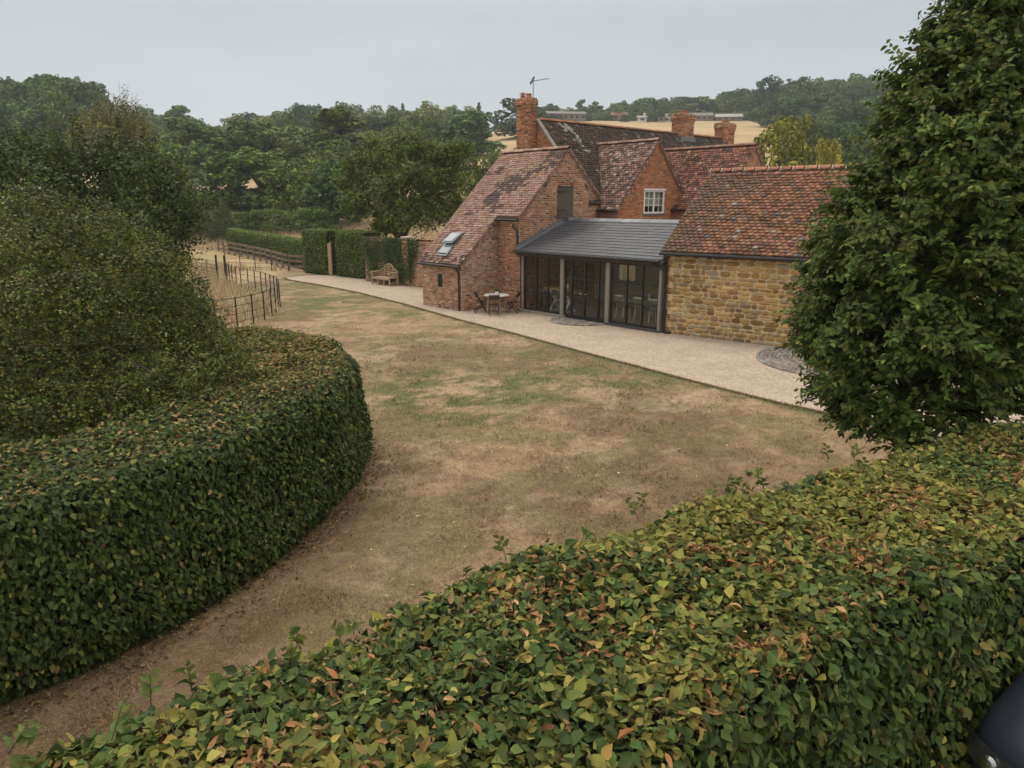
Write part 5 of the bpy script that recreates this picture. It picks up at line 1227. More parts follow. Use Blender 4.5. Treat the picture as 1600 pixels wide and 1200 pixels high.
def proto(shape, tint, k, n, size, aspect, trunk_h=.07, rs=(.26, .42)):
    rx = .5 * aspect; L0_ = crown_lobes(rx * .78, rx * .78, trunk_h + .08, .85, k, shape, rs)
    if shape in ('round', 'tall') and trunk_h < .2:      # a skirt of low boughs and a domed top
        L0_ += [(math.cos(j * .9) * rx * .52, math.sin(j * .9) * rx * .52, .17 + .04 * (j % 3), rx * random.uniform(.28, .38)) for j in range(7)]
        L0_ += [(math.cos(j * 1.6) * rx * .25, math.sin(j * 1.6) * rx * .25, .74 + .04 * j, rx * random.uniform(.26, .34)) for j in range(4)]
    L = clumpify(L0_, 5)
    P, u, i = lobes_points(L, n); m = len(P); lum = np.array([random.uniform(.6, 1.35) for _ in L])[i][:, None]
    C = palette(m, TINT[tint], [4, 3, 2], .16) * lum * 1.15
    me = mass('crown', *CARD, P, frames(u + rng.normal(0, .3, (m, 3)) + np.array([0, 0, .1]), rvec(m), rng.uniform(.7, 1.35, m) * size), C); me.materials.append(M['leaf_far'])
    tm = trunk_mesh(.55, .024, [(l[0] * .7, l[1] * .7, l[2]) for l in L[:7]], 0); tm.materials.append(M['bark'])
    return me, tm, aspect
PR = {'round': [proto('round', t, 26, 7500, .034, 1.0) for t in (0, 1, 0)], 'wide': [proto('spread', t, 30, 8000, .034, 1.35) for t in (0, 1)], 'tall': [proto('tall', t, 24, 7000, .03, .6) for t in (2, 0)],
      'pale': [proto('round', 3, 24, 7500, .03, .95)], 'olive': [proto('round', 2, 30, 8000, .03, 1.1, .04)], 'yellow': [proto('round', 5, 40, 20000, .026, 1.15, .0)], 'dark': [proto('round', 4, 26, 7500, .034, 1.0, .06)], 'cone': [proto('cone', 4, 40, 6500, .028, .5, .05, (.3, .45))],
      'thin': [proto('tall', 3, 12, 1500, .032, .7, .3)], 'bush': [proto('round', 0, 20, 5000, .045, 1.6, .0)]}
NT = 0
LOOK = {'round': 'round crowned', 'wide': 'broad crowned', 'pale': 'grey green', 'dark': 'dark crowned', 'olive': 'olive green', 'thin': 'thin airy', 'tall': 'tall', 'bush': 'low', 'cone': 'pointed'}
def place_word(px, table):
    for lim, w in table:
        if px < lim: return w
SKYW = [(210, 'above the brownish oak'), (260, 'left of the lone tall tree'), (330, 'right of the lone tall tree'), (420, 'above the dark round valley trees'), (500, 'above the bluish broad tree'), (570, 'behind the feathery tall tree'), (650, 'above the orchard tree'), (720, 'behind the red roofed cottage'), (2000, 'close to the tall chimney')]
WOODW = [(1060, 'above the small sheds'), (1120, 'above the dark roofed bungalow'), (1180, 'above the pale roofed bungalow'), (1240, 'by the hay field corner'), (1300, 'behind the yellowing tree'), (1360, 'beside the hornbeam crown'), (2000, 'hidden mostly by the hornbeam')]
HOUSEW = [(875, 'by the gabled end building'), (925, 'by the long brown house'), (985, 'by the orange roofed house'), (1020, 'by the cream shed'), (1065, 'by the grey shed'), (1115, 'by the dark roofed bungalow'), (1160, 'by the pale roofed bungalow'), (2000, 'near the hill wood')]
LEFTW = [(-20, 'cut by the picture edge'), (40, 'at the picture edge'), (90, 'above the grey green round tree'), (2000, 'at the end of the ridge')]
def far_tree(px, top_row, hwpx, Yd, kind, label, group='trees on the hillside', name='broadleaf_tree', minh=2.0):
    global NT
    p = gy(px, top_row, Yd); zb = float(terr(np.array(p[0]), np.array(p[1]))); h = max(minh, p[2] - zb); me, tm, asp = random.choice(PR[kind]); w_ = 2 * hwpx / F * math.hypot(Yd, p[0] * .3) * 1.02
    sxy = w_ / (asp * .76); t = thing(name, label, 'tree' if kind != 'bush' else 'bush', (p[0], p[1], zb - .1), random.uniform(0, 6.28), group, (sxy * random.uniform(.94, 1.06), sxy * random.uniform(.94, 1.06), h / .98))
    link('crown', me, t); link('trunk', tm, t); NT += 1; return t
ordw = iter(range(999))
# told-apart trees: (x, row of top, half width, distance, kind, label)
SOLO = [
 (277, 160, 22, 250, 'tall', 'tall narrow tree standing alone on the left skyline'), (75, 172, 46, 165, 'pale', 'grey green round tree below the wood on the far left'),
 (300, 186, 52, 125, 'round', 'dark round tree beside the tall brown tree'), (388, 186, 46, 128, 'round', 'dark round tree left of the bluish crown'), (452, 194, 52, 128, 'pale', 'broad bluish green tree on the middle of the hillside'),
 (531, 166, 46, 122, 'tall', 'tall feathery yellow green tree on the hillside'), (735, 173, 48, 165, 'dark', 'big dark rounded tree left of the tall chimney'), (700, 196, 34, 170, 'dark', 'dark tree adjoining the big rounded one near the chimney'),
 (645, 178, 30, 175, 'pale', 'pale willow-like tree on the hillside'), (598, 182, 42, 190, 'round', 'mid green tree right of the tall feathery one'), (812, 155, 40, 215, 'round', 'round topped tree just behind the tall chimney'),
 (629, 152, 14, 290, 'cone', 'pointed conifer above the middle of the skyline'), (748, 152, 14, 260, 'cone', 'pointed conifer left of the chimney on the skyline'), (700, 155, 22, 285, 'thin', 'thin open crowned tree on the skyline'),
 (352, 236, 52, 92, 'round', 'bushy green tree at the back of the meadow, leftmost of the row'), (404, 232, 56, 95, 'round', 'tall bushy tree in the row at the back of the meadow'), (455, 250, 50, 92, 'olive', 'lighter layered tree in the row behind the meadow'),
 (520, 250, 46, 84, 'dark', 'very dark tree left of the orchard tree'), (745, 246, 44, 75, 'olive', 'light green tree behind the sloping roof'), (505, 236, 40, 110, 'olive', 'olive tree behind the very dark one'),
 (1222, 188, 58, 74, 'yellow', 'yellowing round tree behind the farmhouse roof'), (1300, 224, 34, 66, 'yellow', 'small olive tree between the yellowing tree and the hornbeam'), (1068, 172, 13, 150, 'dark', 'dark bush beside the wide chimney'),
 (908, 150, 12, 330, 'thin', 'slender tree above the long brown house'), (931, 155, 14, 335, 'thin', 'airy tree right of the long brown house'), (960, 158, 13, 330, 'thin', 'wispy poplar-like tree on the ridge'), (975, 162, 12, 335, 'thin', 'short wispy tree on the ridge'),
 (1003, 152, 18, 330, 'round', 'round tree near the cream shed'), (1022, 150, 12, 330, 'cone', 'dark fir at the start of the upper wood'), (862, 163, 18, 340, 'round', 'round bush behind the long brown house'),
 (240, 222, 60, 78, 'round', 'shadowy round tree behind the big brown one'), (40, 235, 60, 90, 'round', 'dark tree at the left edge below the wood'), (268, 255, 40, 75, 'olive', 'small olive tree at the head of the meadow')]
for a in SOLO: far_tree(*a)
# the woods: many like trees that stand as one mass
ORD = ['first', 'second', 'third', 'fourth', 'fifth', 'sixth', 'seventh', 'eighth', 'ninth', 'tenth', 'eleventh', 'twelfth', 'thirteenth', 'fourteenth', 'fifteenth', 'sixteenth', 'seventeenth', 'eighteenth', 'nineteenth', 'twentieth']
for k in range(46):
    px = -70 + (k % 23) * 10.0 + random.uniform(-6, 6); f_ = k >= 23
    far_tree(px, np.interp(px, [-60, 20, 90, 140, 165], [120, 124, 119, 130, 152]) + random.uniform(-2, 10) + (random.uniform(25, 55) if f_ else 0), random.uniform(26, 40), random.uniform(150, 172) if f_ else random.uniform(180, 210), (kd := random.choice(['round', 'dark', 'round', 'wide'])), f'{LOOK[kd]} tree in the {"front" if f_ else "rear"} far left wood {place_word(px, LEFTW)}', 'far left wood')
for k in range(88):
    px = 150 + (k % 44) * 15 + random.uniform(-6, 6); f_ = k >= 44
    if px > 752: continue
    far_tree(px, np.interp(px, [150, 230, 330, 400, 480, 560, 700, 800], [160, 168, 186, 170, 160, 164, 162, 168]) + random.uniform(-3, 14) + (random.uniform(16, 42) if f_ else 0), random.uniform(15, 28), random.uniform(165, 205) if f_ else random.uniform(225, 280), (kd := random.choice(['round', 'olive', 'round', 'pale', 'dark', 'olive'])), f'{LOOK[kd]} tree in the {"lower" if f_ else "upper"} skyline belt {place_word(px, SKYW)}', 'skyline belt')
for k in range(30):
    px = 1000 + k * 13 + random.uniform(-6, 6)
    far_tree(px, np.interp(px, [1000, 1100, 1200, 1300, 1380, 1500], [160, 150, 132, 123, 118, 110]) + random.uniform(-2, 12), random.uniform(17, 30), random.uniform(325, 350), (kd := random.choice(['round', 'dark', 'wide', 'round'])), f'{LOOK[kd]} tree on the crest of the hill wood {place_word(px, WOODW)}', 'right hill wood')
for k in range(66):
    f_ = (k % 5) / 4; Yd = 105 + 200 * (1 - f_) + random.uniform(-12, 12); lo = 1205 + 75 * f_
    px = lo + (k // 5) * 24 + random.uniform(-10, 10); far_tree(px, 128 + 84 * f_ + random.uniform(-8, 8) - (px - 1200) * .04 * (1 - f_), random.uniform(22, 34), Yd, (kd := random.choice(['round', 'dark', 'dark', 'wide'])), f'{LOOK[kd]} tree {["high", "upper middle", "halfway", "lower middle", "low"][k % 5]} on the wooded slope {place_word(px, WOODW)}', 'right hill wood')
for k in range(36):
    px = 1500 + (k % 18) * 22 + random.uniform(-9, 9); f_ = k >= 18
    far_tree(px, (175 if f_ else 125) + random.uniform(-10, 10), random.uniform(24, 36), random.uniform(130, 170) if f_ else random.uniform(230, 300), (kd := random.choice(['round', 'dark', 'wide'])), f'{LOOK[kd]} tree of the hill wood wholly behind the hornbeam, {"lower" if f_ else "upper"} row', 'right hill wood')
bp = sorted([842 + k * 13.5 + random.uniform(-5, 5) for k in range(26)]); bp = [p for p in bp if not 1112 < p < 1168]
for k, px in enumerate(bp): far_tree(px, np.interp(px, [840, 1000, 1200], [182, 176, 172]) + random.uniform(-4, 5), random.uniform(8, 13), random.uniform(300, 318), 'bush', f'low hedgerow bush {place_word(px, HOUSEW)}, {ORD[k % 20]} along the hay field', 'field hedgerow', 'hedgerow_bush', 2.0)
for k in range(34):
    px = 836 + k * 10.8 + random.uniform(-5, 5); far_tree(px, np.interp(px, [836, 900, 1000, 1100, 1200], [168, 166, 160, 152, 138]) + random.uniform(-6, 8), random.uniform(10, 19), random.uniform(316, 345), (kd := random.choice(['round', 'wide', 'pale', 'thin', 'olive', 'round'])), f'small {LOOK[kd]} tree in the hilltop belt {place_word(px, HOUSEW)}', 'hilltop belt', minh=4)
for k in range(15):
    px = 150 + k * 40 + random.uniform(-9, 9)
    if px > 715: continue
    far_tree(px, random.uniform(205, 228), random.uniform(32, 46), random.uniform(112, 145), random.choice(['round', 'round', 'dark', 'olive']), ORD[k] + ' tree from the left along the lower slope of the valley', 'lower slope trees')
for k in range(9):
    px = 312 + k * 24 + random.uniform(-4, 4); far_tree(px, random.uniform(326, 333), random.uniform(24, 30), random.uniform(79, 82), 'bush', ORD[k] + ' bush from the left in the rough hedge behind the dry meadow', 'rough meadow hedge', 'hedge_bush', 1.2)
for k in range(7):
    px = 768 + k * 8 + random.uniform(-3, 3); far_tree(px, 240 + random.uniform(-10, 8), random.uniform(9, 14), random.uniform(120, 130), 'bush', ORD[k] + ' scrub bush from the left below the hay field by the chimney', 'scrub by the chimney', 'scrub_bush', 1.5)

def leafy(name, label, loc, L, n, ls, cols, w_, trunk=None, tmpl=LEAF2, sprays=0, catg='tree', shell=(.72, 1.06), mat='leaf', lumv=(.6, 1.35), kk=8, nsub=12):
    """a nearer tree or shrub with its own leaves, in sprays on twigs"""
    t = thing(name, label, catg, loc); L = clumpify(L, nsub)
    P, u, i = lobes_points(L, n, shell); m = len(P); lum = np.array([random.uniform(*lumv) for _ in L])[i][:, None]
    C = palette(m, cols, w_, .2) * lum; Rm = frames(u + rng.normal(0, .42, (m, 3)) + np.array([0, 0, .25]), rvec(m) + u * .5, rng.uniform(.65, 1.3, m) * ls)
    if sprays:
        B, ub, ib = lobes_points(L, sprays, (.85, 1.0)); k_ = len(B); dv = unit(ub + np.array([0, 0, .35]) + rng.normal(0, .4, (k_, 3))); Ls = rng.uniform(.5, 1.5, k_) * ls * 5
        sp, sn, sd_, ss = shoots(B, dv, Ls, kk, ls * 1.05); P = np.r_[P, sp]; Rm = np.r_[Rm, frames(sn, sd_, ss)]
        C = np.r_[C, palette(len(sp), cols, w_, .2) * 1.15 * np.repeat(np.array([random.uniform(*lumv) for _ in L])[ib], kk)[:, None]]; twigs('twigs', B - dv * Ls[:, None] * .5, B + dv * Ls[:, None], ls * .07, t)
    link('crown', mass('crown', *tmpl, P, Rm, C), t, M[mat], 'stuff')
    if trunk: link('trunk', trunk, t, M['bark'])
    return t
def at3(px, row, Y_): return gy(px, row, Y_)
def lobe(px, row, Y_, rpx, base): p = gy(px, row, Y_); return (p[0] - base[0], p[1] - base[1], p[2] - base[2], rpx / F * Y_)
HAW = [(.066, .085, .028), (.094, .113, .036), (.036, .049, .018), (.135, .13, .043), (.145, .092, .042)]
# ---- hawthorn thicket behind the curved hedge
b0 = (-7.6, 11.0, 0)
L = [lobe(px, r_, Y_, q_, b0) for px, r_, Y_, q_ in [(30, 400, 12, 95), (120, 385, 12, 80), (40, 510, 10.5, 120), (170, 470, 11.5, 100), (255, 470, 12, 75), (140, 560, 10.8, 110), (250, 570, 11, 90), (320, 560, 11.5, 60), (60, 620, 9.6, 110), (190, 640, 10, 85), (290, 630, 10.6, 65), (-60, 470, 11, 130), (-70, 620, 9.5, 130), (345, 600, 11.2, 45), (200, 400, 12.6, 60), (20, 660, 8.6, 70), (110, 655, 8.9, 62), (200, 640, 9.3, 58), (290, 610, 9.9, 55), (350, 575, 10.6, 42), (-40, 690, 8.2, 80), (150, 520, 11, 120), (60, 560, 10, 120), (300, 520, 12.2, 50)]]
leafy('hawthorn_bush', 'sprawling hawthorn thicket behind the curved hedge', b0, L, 105000, .055, HAW, [5, 4, 3, 1.6, .6], trunk_mesh(2.6, .09, [(l[0], l[1], l[2]) for l in L], 0), sprays=5200, catg='bush', shell=(.45, 1.05))
# pale dead twigs in the thicket
m = 60; c_ = np.array([gy(320, 610, 10.6)]); bs = c_ + rng.normal(0, 1, (m, 3)) * np.array([.5, .3, .22]); dt_ = thing('dead_branch', 'tangle of pale dead twigs at the thicket edge', 'branch', tuple(c_[0])); tw = twigs('dead_twigs', bs - c_, bs - c_ + rvec(m) * rng.uniform(.15, .45, (m, 1)), .006, dt_, simple('dead_twig', (.25, .19, .13), .9))
# ---- dark maple behind it
b0 = (-9.5, 20.5, 0)
L = [lobe(px, r_, Y_, q_, b0) for px, r_, Y_, q_ in [(80, 300, 20, 75), (150, 275, 20.5, 65), (215, 290, 20, 60), (255, 340, 19.5, 52), (262, 400, 19, 42), (200, 380, 18.5, 75), (110, 370, 19, 85), (20, 320, 20, 80), (-40, 300, 20, 90), (60, 265, 21, 50), (180, 440, 19, 80), (240, 430, 18.8, 45)]]
leafy('maple_tree', 'dark spreading maple behind the hawthorn thicket', b0, L, 46000, .10, [(.034, .056, .022), (.05, .076, .028), (.085, .098, .034), (.024, .04, .017)], [4, 3, 1.2, 3], trunk_mesh(3.0, .16, [(l[0], l[1], l[2]) for l in L], 0), sprays=2200, shell=(.5, 1.05))
b0 = (-10.2, 15.2, 0)
L = [lobe(px, r_, Y_, q_, b0) for px, r_, Y_, q_ in [(-30, 400, 15, 90), (40, 390, 15.5, 70), (110, 390, 15.5, 70), (180, 400, 15.5, 60), (235, 420, 15.5, 55), (290, 470, 15, 40), (60, 470, 14.5, 90), (180, 480, 14.5, 80), (-60, 500, 14, 100), (270, 520, 14.5, 60)]]
leafy('hazel_bush', 'dark leafy bush between the hawthorn thicket and the maple', b0, L, 30000, .085, [(.034, .052, .02), (.05, .07, .026), (.024, .036, .016)], [4, 3, 3], trunk_mesh(2.2, .08, [(l[0], l[1], l[2]) for l in L], 0), sprays=900, catg='bush', shell=(.4, 1.0))
# ---- brown tinged oak with open trunk
p0 = gy(190, 250, 62); b0 = (p0[0], p0[1], float(terr(np.array(p0[0]), np.array(p0[1]))))
L = [lobe(px, r_, Y_, q_, b0) for px, r_, Y_, q_ in [(150, 200, 62, 24), (185, 188, 62, 26), (215, 205, 61, 22), (170, 215, 60, 26), (205, 225, 61, 22), (140, 222, 62, 20), (225, 230, 62, 16), (185, 205, 63, 26), (128, 232, 62, 14)]]
leafy('oak_tree', 'tall brownish oak with its forked trunk showing, left of the valley', b0, L, 7000, .20, [(.12, .12, .036), (.16, .145, .045), (.075, .078, .026)], [4, 3, 3], trunk_mesh(9, .3, [(l[0], l[1], l[2]) for l in L], 0), sprays=700, kk=5)
# ---- orchard tree behind the garden wall
b0 = (-7.2, 47.5, 0)
L = [lobe(px, r_, Y_, q_, b0) for px, r_, Y_, q_ in [(570, 270, 47, 30), (610, 245, 47, 26), (650, 240, 47, 26), (690, 245, 47, 24), (715, 240, 46.5, 16), (728, 232, 46.5, 11), (690, 285, 46.5, 32), (640, 290, 46, 38), (590, 310, 46, 34), (560, 320, 46.5, 24), (620, 340, 45.5, 30), (665, 335, 46, 30), (695, 325, 47, 26), (550, 290, 47, 18), (640, 225, 47.5, 16), (600, 355, 46, 18), (585, 235, 47.5, 14)]]
leafy('orchard_tree', 'spreading orchard tree overhanging the garden wall', b0, L, 40000, .165, [(.082, .112, .036), (.112, .146, .047), (.048, .07, .024), (.155, .175, .06)], [4, 3, 3, 1], trunk_mesh(3.2, .2, [(l[0], l[1], l[2]) for l in L], 0), sprays=1500, kk=6, shell=(.55, 1.05))
# ---- clipped yew cone in the meadow
p0 = gy(350, 345, 74); zb = float(terr(np.array(p0[0]), np.array(p0[1]))); L = [(0, 0, .5, 1.4), (0, 0, 1.2, 1.22), (.05, 0, 1.85, .95), (-.05, 0, 2.45, .7), (0, 0, 3.0, .46), (.03, 0, 3.45, .28), (0, 0, 3.8, .15)]
leafy('yew_bush', 'cone shaped dark yew at the corner of the clipped hedge', (p0[0], p0[1], zb), L, 16000, .12, [(.07, .095, .058), (.09, .118, .072), (.048, .068, .042)], [4, 3, 3], trunk_mesh(1.5, .12, [], 0), sprays=700, catg='bush', kk=4, nsub=4, shell=(.8, 1.02))

# ---- the hornbeam at the right with its own sprays of leaves
HX, HY = 5.28, 9.4
hb = thing('hornbeam_tree', 'dense upright hornbeam tree standing in front of the barn', 'tree')
zk = [1.3, 1.52, 1.8, 2.2, 2.7, 3.3, 3.9, 4.6, 5.4, 6.2, 6.9, 7.5]; rk = [.5, .95, 1.28, 1.45, 1.52, 1.52, 1.44, 1.26, .96, .5, .15, .02]
def hr(z): return np.interp(z, zk, rk)
def axis(z): return np.stack([HX + (z - 1.5) * .06, np.full_like(z, HY), z], -1)
K_ = 470; zz = rng.random(K_ * 4) * 6.05 + 1.45; zz = zz[rng.random(len(zz)) < hr(zz) / 1.75][:K_]; K_ = len(zz); aa = rng.random(K_) * 2 * math.pi
oc = np.stack([np.cos(aa), np.sin(aa), np.zeros(K_)], -1); cl_ = fbm(np.c_[oc * 1.6, zz[:, None] * .9][:, [0, 1, 3]], 1.5, 55, 3)
cen = axis(zz) + oc * (hr(zz) * (.66 + .42 * cl_) * rng.uniform(.74, 1.05, K_))[:, None]; cdv = unit(oc + np.array([0, 0, .5]) + rng.normal(0, .15, (K_, 3)))
TW = 11; m = K_ * TW; out = np.repeat(oc, TW, 0); zz = np.repeat(zz, TW)
dv = unit(np.repeat(cdv, TW, 0) + rng.normal(0, .42, (m, 3))); Ls = rng.uniform(.26, .52, m); bs = np.repeat(cen - cdv * .12, TW, 0) + rng.normal(0, .05, (m, 3)); tip = bs + dv * Ls[:, None]
# sparser twigs deep in the crown
mi = 900; zi = rng.uniform(1.8, 6.6, mi); ai = rng.random(mi) * 6.283; oi = np.stack([np.cos(ai), np.sin(ai), np.zeros(mi)], -1); bi = axis(zi) + oi * (hr(zi) * rng.uniform(.1, .55, mi))[:, None]; di = unit(oi + np.array([0, 0, .4]) + rng.normal(0, .4, (mi, 3))); Li = rng.uniform(.3, .5, mi)
bs = np.r_[bs, bi]; dv = np.r_[dv, di]; Ls = np.r_[Ls, Li]; tip = np.r_[tip, bi + di * Li[:, None]]; out = np.r_[out, oi]; zz = np.r_[zz, zi]; m = len(bs)
sp, sn, sd_, ss = shoots(bs, dv, Ls, 11, .118)
C = palette(len(sp), [(.10, .168, .043), (.128, .20, .052), (.062, .112, .032), (.19, .225, .064)], [4, 4, 2.6, 1.2], .19) * np.repeat(np.r_[np.repeat(rng.uniform(.72, 1.32, K_), TW), np.full(mi, .8)], 11)[:, None]
tipc = (np.tile(np.arange(11), m) > 7) & np.repeat(rng.random(m) < .35, 11); C[tipc] = palette(tipc.sum(), [(.11, .135, .04), (.13, .13, .045), (.085, .12, .035)], [3, 1.5, 3], .15)
Rm = frames(sn * .8 + np.repeat(out, 11, 0) * .7 + np.array([0, 0, .3]), sd_ + np.array([0, 0, -.35]), ss)
hb_t = [tuple(tip[i] * .55 + axis(np.array([zz[i] - .8]))[0] * .45) for i in rng.integers(0, m, 70)]
place_leaves(hb, LEAF4, sp, Rm, C, M['leaf_near'], M['leaf_near_obj'], 300)
tw = twigs('twigs', bs, tip, .005, hb)
mb = MB(); mb.tube([(HX, HY, -.2), (HX + .01, HY, 1.2), (HX + .12, HY, 3.5), (HX + .24, HY, 5.5), (HX + .33, HY, 7.0)], [.11, .085, .065, .035, .01], 10)
for t_ in hb_t: z_ = max(1.2, t_[2] - random.uniform(.5, 1.0)); c_ = axis(np.array([z_]))[0]; mb.tube([c_, (np.array(c_) + np.array(t_)) / 2 + np.array([0, 0, .05]), t_], [.028, .018, .006], 5)
mb.build('trunk', M['bark'], hb, smooth=True)

# ================================================================== GRASS
def blades(name, label, X_, Y_, Zg, C, h0, h1, w_, parent=None, lean=.5, sc=1.0):
    n = len(X_); hgt = rng.uniform(h0, h1, n) * sc; a = rng.random(n) * 2 * math.pi; P = np.c_[X_, Y_, Zg]; sx = np.c_[np.cos(a), np.sin(a), np.zeros(n)] * (np.ones((n, 1)) * np.reshape(sc, (-1, 1)) * w_ * .5)
    tipp = P + np.c_[rng.normal(0, lean, (n, 2)) * hgt[:, None], hgt]; V = np.stack([P - sx, P + sx, tipp], 1)
    Fc = np.arange(n * 3).reshape(-1, 3); me = npmesh(name, V.reshape(-1, 3), Fc, C)
    return setp(link(name, me, None, M['blade']), label, 'grass', kind='stuff')
n = 210000; px = rng.random(n) * 1600; row = 430 + rng.random(n) ** .8 * 770; dd = np.stack([(px - 800) / F, np.ones(n), (600 - row) / F], 1)
dirs = fwd[None] + np.c_[(px - 800) / F, np.zeros(n), np.zeros(n)] + upv[None] * ((600 - row) / F)[:, None]; t_ = -H / dirs[:, 2]; G = CAM + dirs * t_[:, None]
G = G[(G[:, 1] < 47) & (G[:, 1] > 2) & (G[:, 0] > -14.5) & (G[:, 0] < 19)]; ok = ~pip(G[:, 0], G[:, 1], GRAVEL) & ~pip(G[:, 0], G[:, 1], MEADOW); G = G[ok]; n = len(G)
C = lawn_col(G[:, 0], G[:, 1]) * rng.uniform(.8, 1.5, (n, 1)); sc_ = np.clip(G[:, 1] / 9, .8, 3)
a_ = blades('lawn_grass', 'short dry mown grass blades covering the lawn', G[:, 0], G[:, 1], np.full(n, -.012), C, .010, .036, .011, lean=.9, sc=np.clip(G[:, 1] / 9, .9, 2.0) * (.8 + .5 * sstep(.4, .75, fbm(G[:, :2], 2.2, 99, 3))))
# a ragged fringe of greener grass along the gravel
q = resample(G_FRONT, .02); i = rng.integers(0, len(q), 16000); n = len(i); fx = q[i] + rng.normal(0, .045, (n, 2)) + np.array([-.03, -.035])
C = palette(n, [(.13, .14, .05), (.26, .2, .10), (.34, .25, .15), (.18, .17, .07)], [3, 3, 2, 3], .2)
blades('edge_grass', 'ragged grass fringe along the gravel edge', fx[:, 0], fx[:, 1], np.full(n, -.01), C, .025, .07, .016, lean=.6)
n = 60000; X_ = rng.uniform(-40, -9, n); Y_ = rng.uniform(23, 76, n); ok = pip(X_, Y_, MEADOW) & (fbm(np.stack([X_, Y_], -1), .5, 8, 3) > .3); X_, Y_ = X_[ok], Y_[ok]
X2 = rng.uniform(-48, -3, 36000); Y2 = rng.uniform(66, 104, 36000); X_, Y_ = np.r_[X_, X2], np.r_[Y_, Y2]; n = len(X_)
Zg = np.where(Y_ < 49, -.02, terr(X_, Y_)); C = palette(n, [(.46, .36, .22), (.38, .28, .16), (.52, .43, .28), (.28, .22, .10)], [4, 3, 2, 1], .15)
blades('meadow_grass', 'tall bleached seeding grass of the unmown meadow', X_, Y_, Zg, C, .25, .75, .05, lean=.25)
# loose stones lying proud on the gravel and spilt on the grass edge
n = 16000; i = rng.integers(0, len(q), n); tg_ = unit(np.gradient(q, axis=0)); nv_ = np.stack([-tg_[:, 1], tg_[:, 0]], 1); dd = np.abs(rng.normal(0, 1.3, n)) - .06; side_ = np.where(nv_[:, 0] > 0, 1, -1); gp = q[i] + nv_[i] * (dd * side_[i])[:, None]
PEB = (np.array([(1, 0, 0), (0, .8, 0), (-1, 0, 0), (0, -.8, 0), (.1, .1, .6)]), np.array([(0, 1, 4), (1, 2, 4), (2, 3, 4), (3, 0, 4)]))
setp(link('loose_stones', mass('loose_stones', *PEB, np.c_[gp, np.full(n, .008)], frames(np.array([0, 0, 1.]) + rng.normal(0, .15, (n, 3)), rvec(n) * np.array([1, 1, .05]), rng.uniform(.009, .022, n)), palette(n, [(.50, .40, .30), (.42, .32, .22), (.58, .51, .43), (.33, .26, .2)], [3, 3, 2, 1], .15)), None, M['stone_attr'], 'stuff'), 'loose pale stones strewn on the gravel path', 'gravel')
# fallen leaves on the lawn near the hedges
n = 260; X_ = rng.uniform(-2.5, 5, n); Y_ = rng.uniform(5, 13, n); P = np.c_[X_, Y_, np.full(n, .006)]
link_ = link('leaf_litter', mass('leaf_litter', *LEAF4, P, frames(np.array([0, 0, 1.]) + rng.normal(0, .25, (n, 3)), rvec(n) * np.array([1, 1, .1]), rng.uniform(.03, .06, n)), palette(n, [(.36, .25, .13), (.24, .15, .07), (.5, .42, .28)], [3, 3, 1])), None, M['leaf'], 'stuff'); setp(link_, 'small fallen dry leaves scattered over the near lawn', 'leaves')
def litter(name, label, path, side, n, w_):
    q = smooth_path(path); tg = unit(np.gradient(q, axis=0)); o_ = -np.stack([-tg[:, 1], tg[:, 0]], 1) * side; i = rng.integers(0, len(q), n); d_ = np.abs(rng.normal(0, w_, n)) - .08
    P = np.c_[q[i] + o_[i] * d_[:, None], np.full(n, .004) + rng.random(n) * .012]; setp(link(name, mass(name, *LEAF4, P, frames(np.array([0, 0, 1.]) + rng.normal(0, .35, (n, 3)), rvec(n) * np.array([1, 1, .1]), rng.uniform(.03, .065, n)), palette(n, [(.17, .115, .06), (.10, .07, .042), (.27, .19, .11)], [3, 3, 1.4]), False, True), None, M['leaf_litter'], 'stuff'), label, 'leaves')
M['leaf_litter'] = leafmat('dead_leaf', trans=.1, tint=(1, 1, 1), rough=.8, spec=.1)
litter('leaf_litter', 'brown dead leaves added along the foot of the curved hedge to deepen its shadow', LP, 1, 2600, .2)  # added litter darkens the hedge foot like a contact shadow
for (x, y, s_, lab) in ((-.35, 6.35, .1, 'small green weed rosette on the lawn beside the foreground hedge'), (3.9, 11.3, .08, 'small dark weed on the lawn near the hornbeam')):
    n = 40; w_ = thing('weed', lab, 'weed', (x, y, 0)); a = rng.random(n) * 6.28; dd = np.c_[np.cos(a), np.sin(a), np.full(n, .4)]
    link('foliage', mass('foliage', *LEAF4, rng.normal(0, .012, (n, 3)) * np.array([1, 1, .3]) + np.array([0, 0, .01]), frames(np.array([0, 0, 1.]) + rng.normal(0, .3, (n, 3)), dd, rng.uniform(.5, 1.0, n) * s_), palette(n, [(.06, .10, .035), (.08, .13, .045)], [1, 1])), w_, M['leaf'])

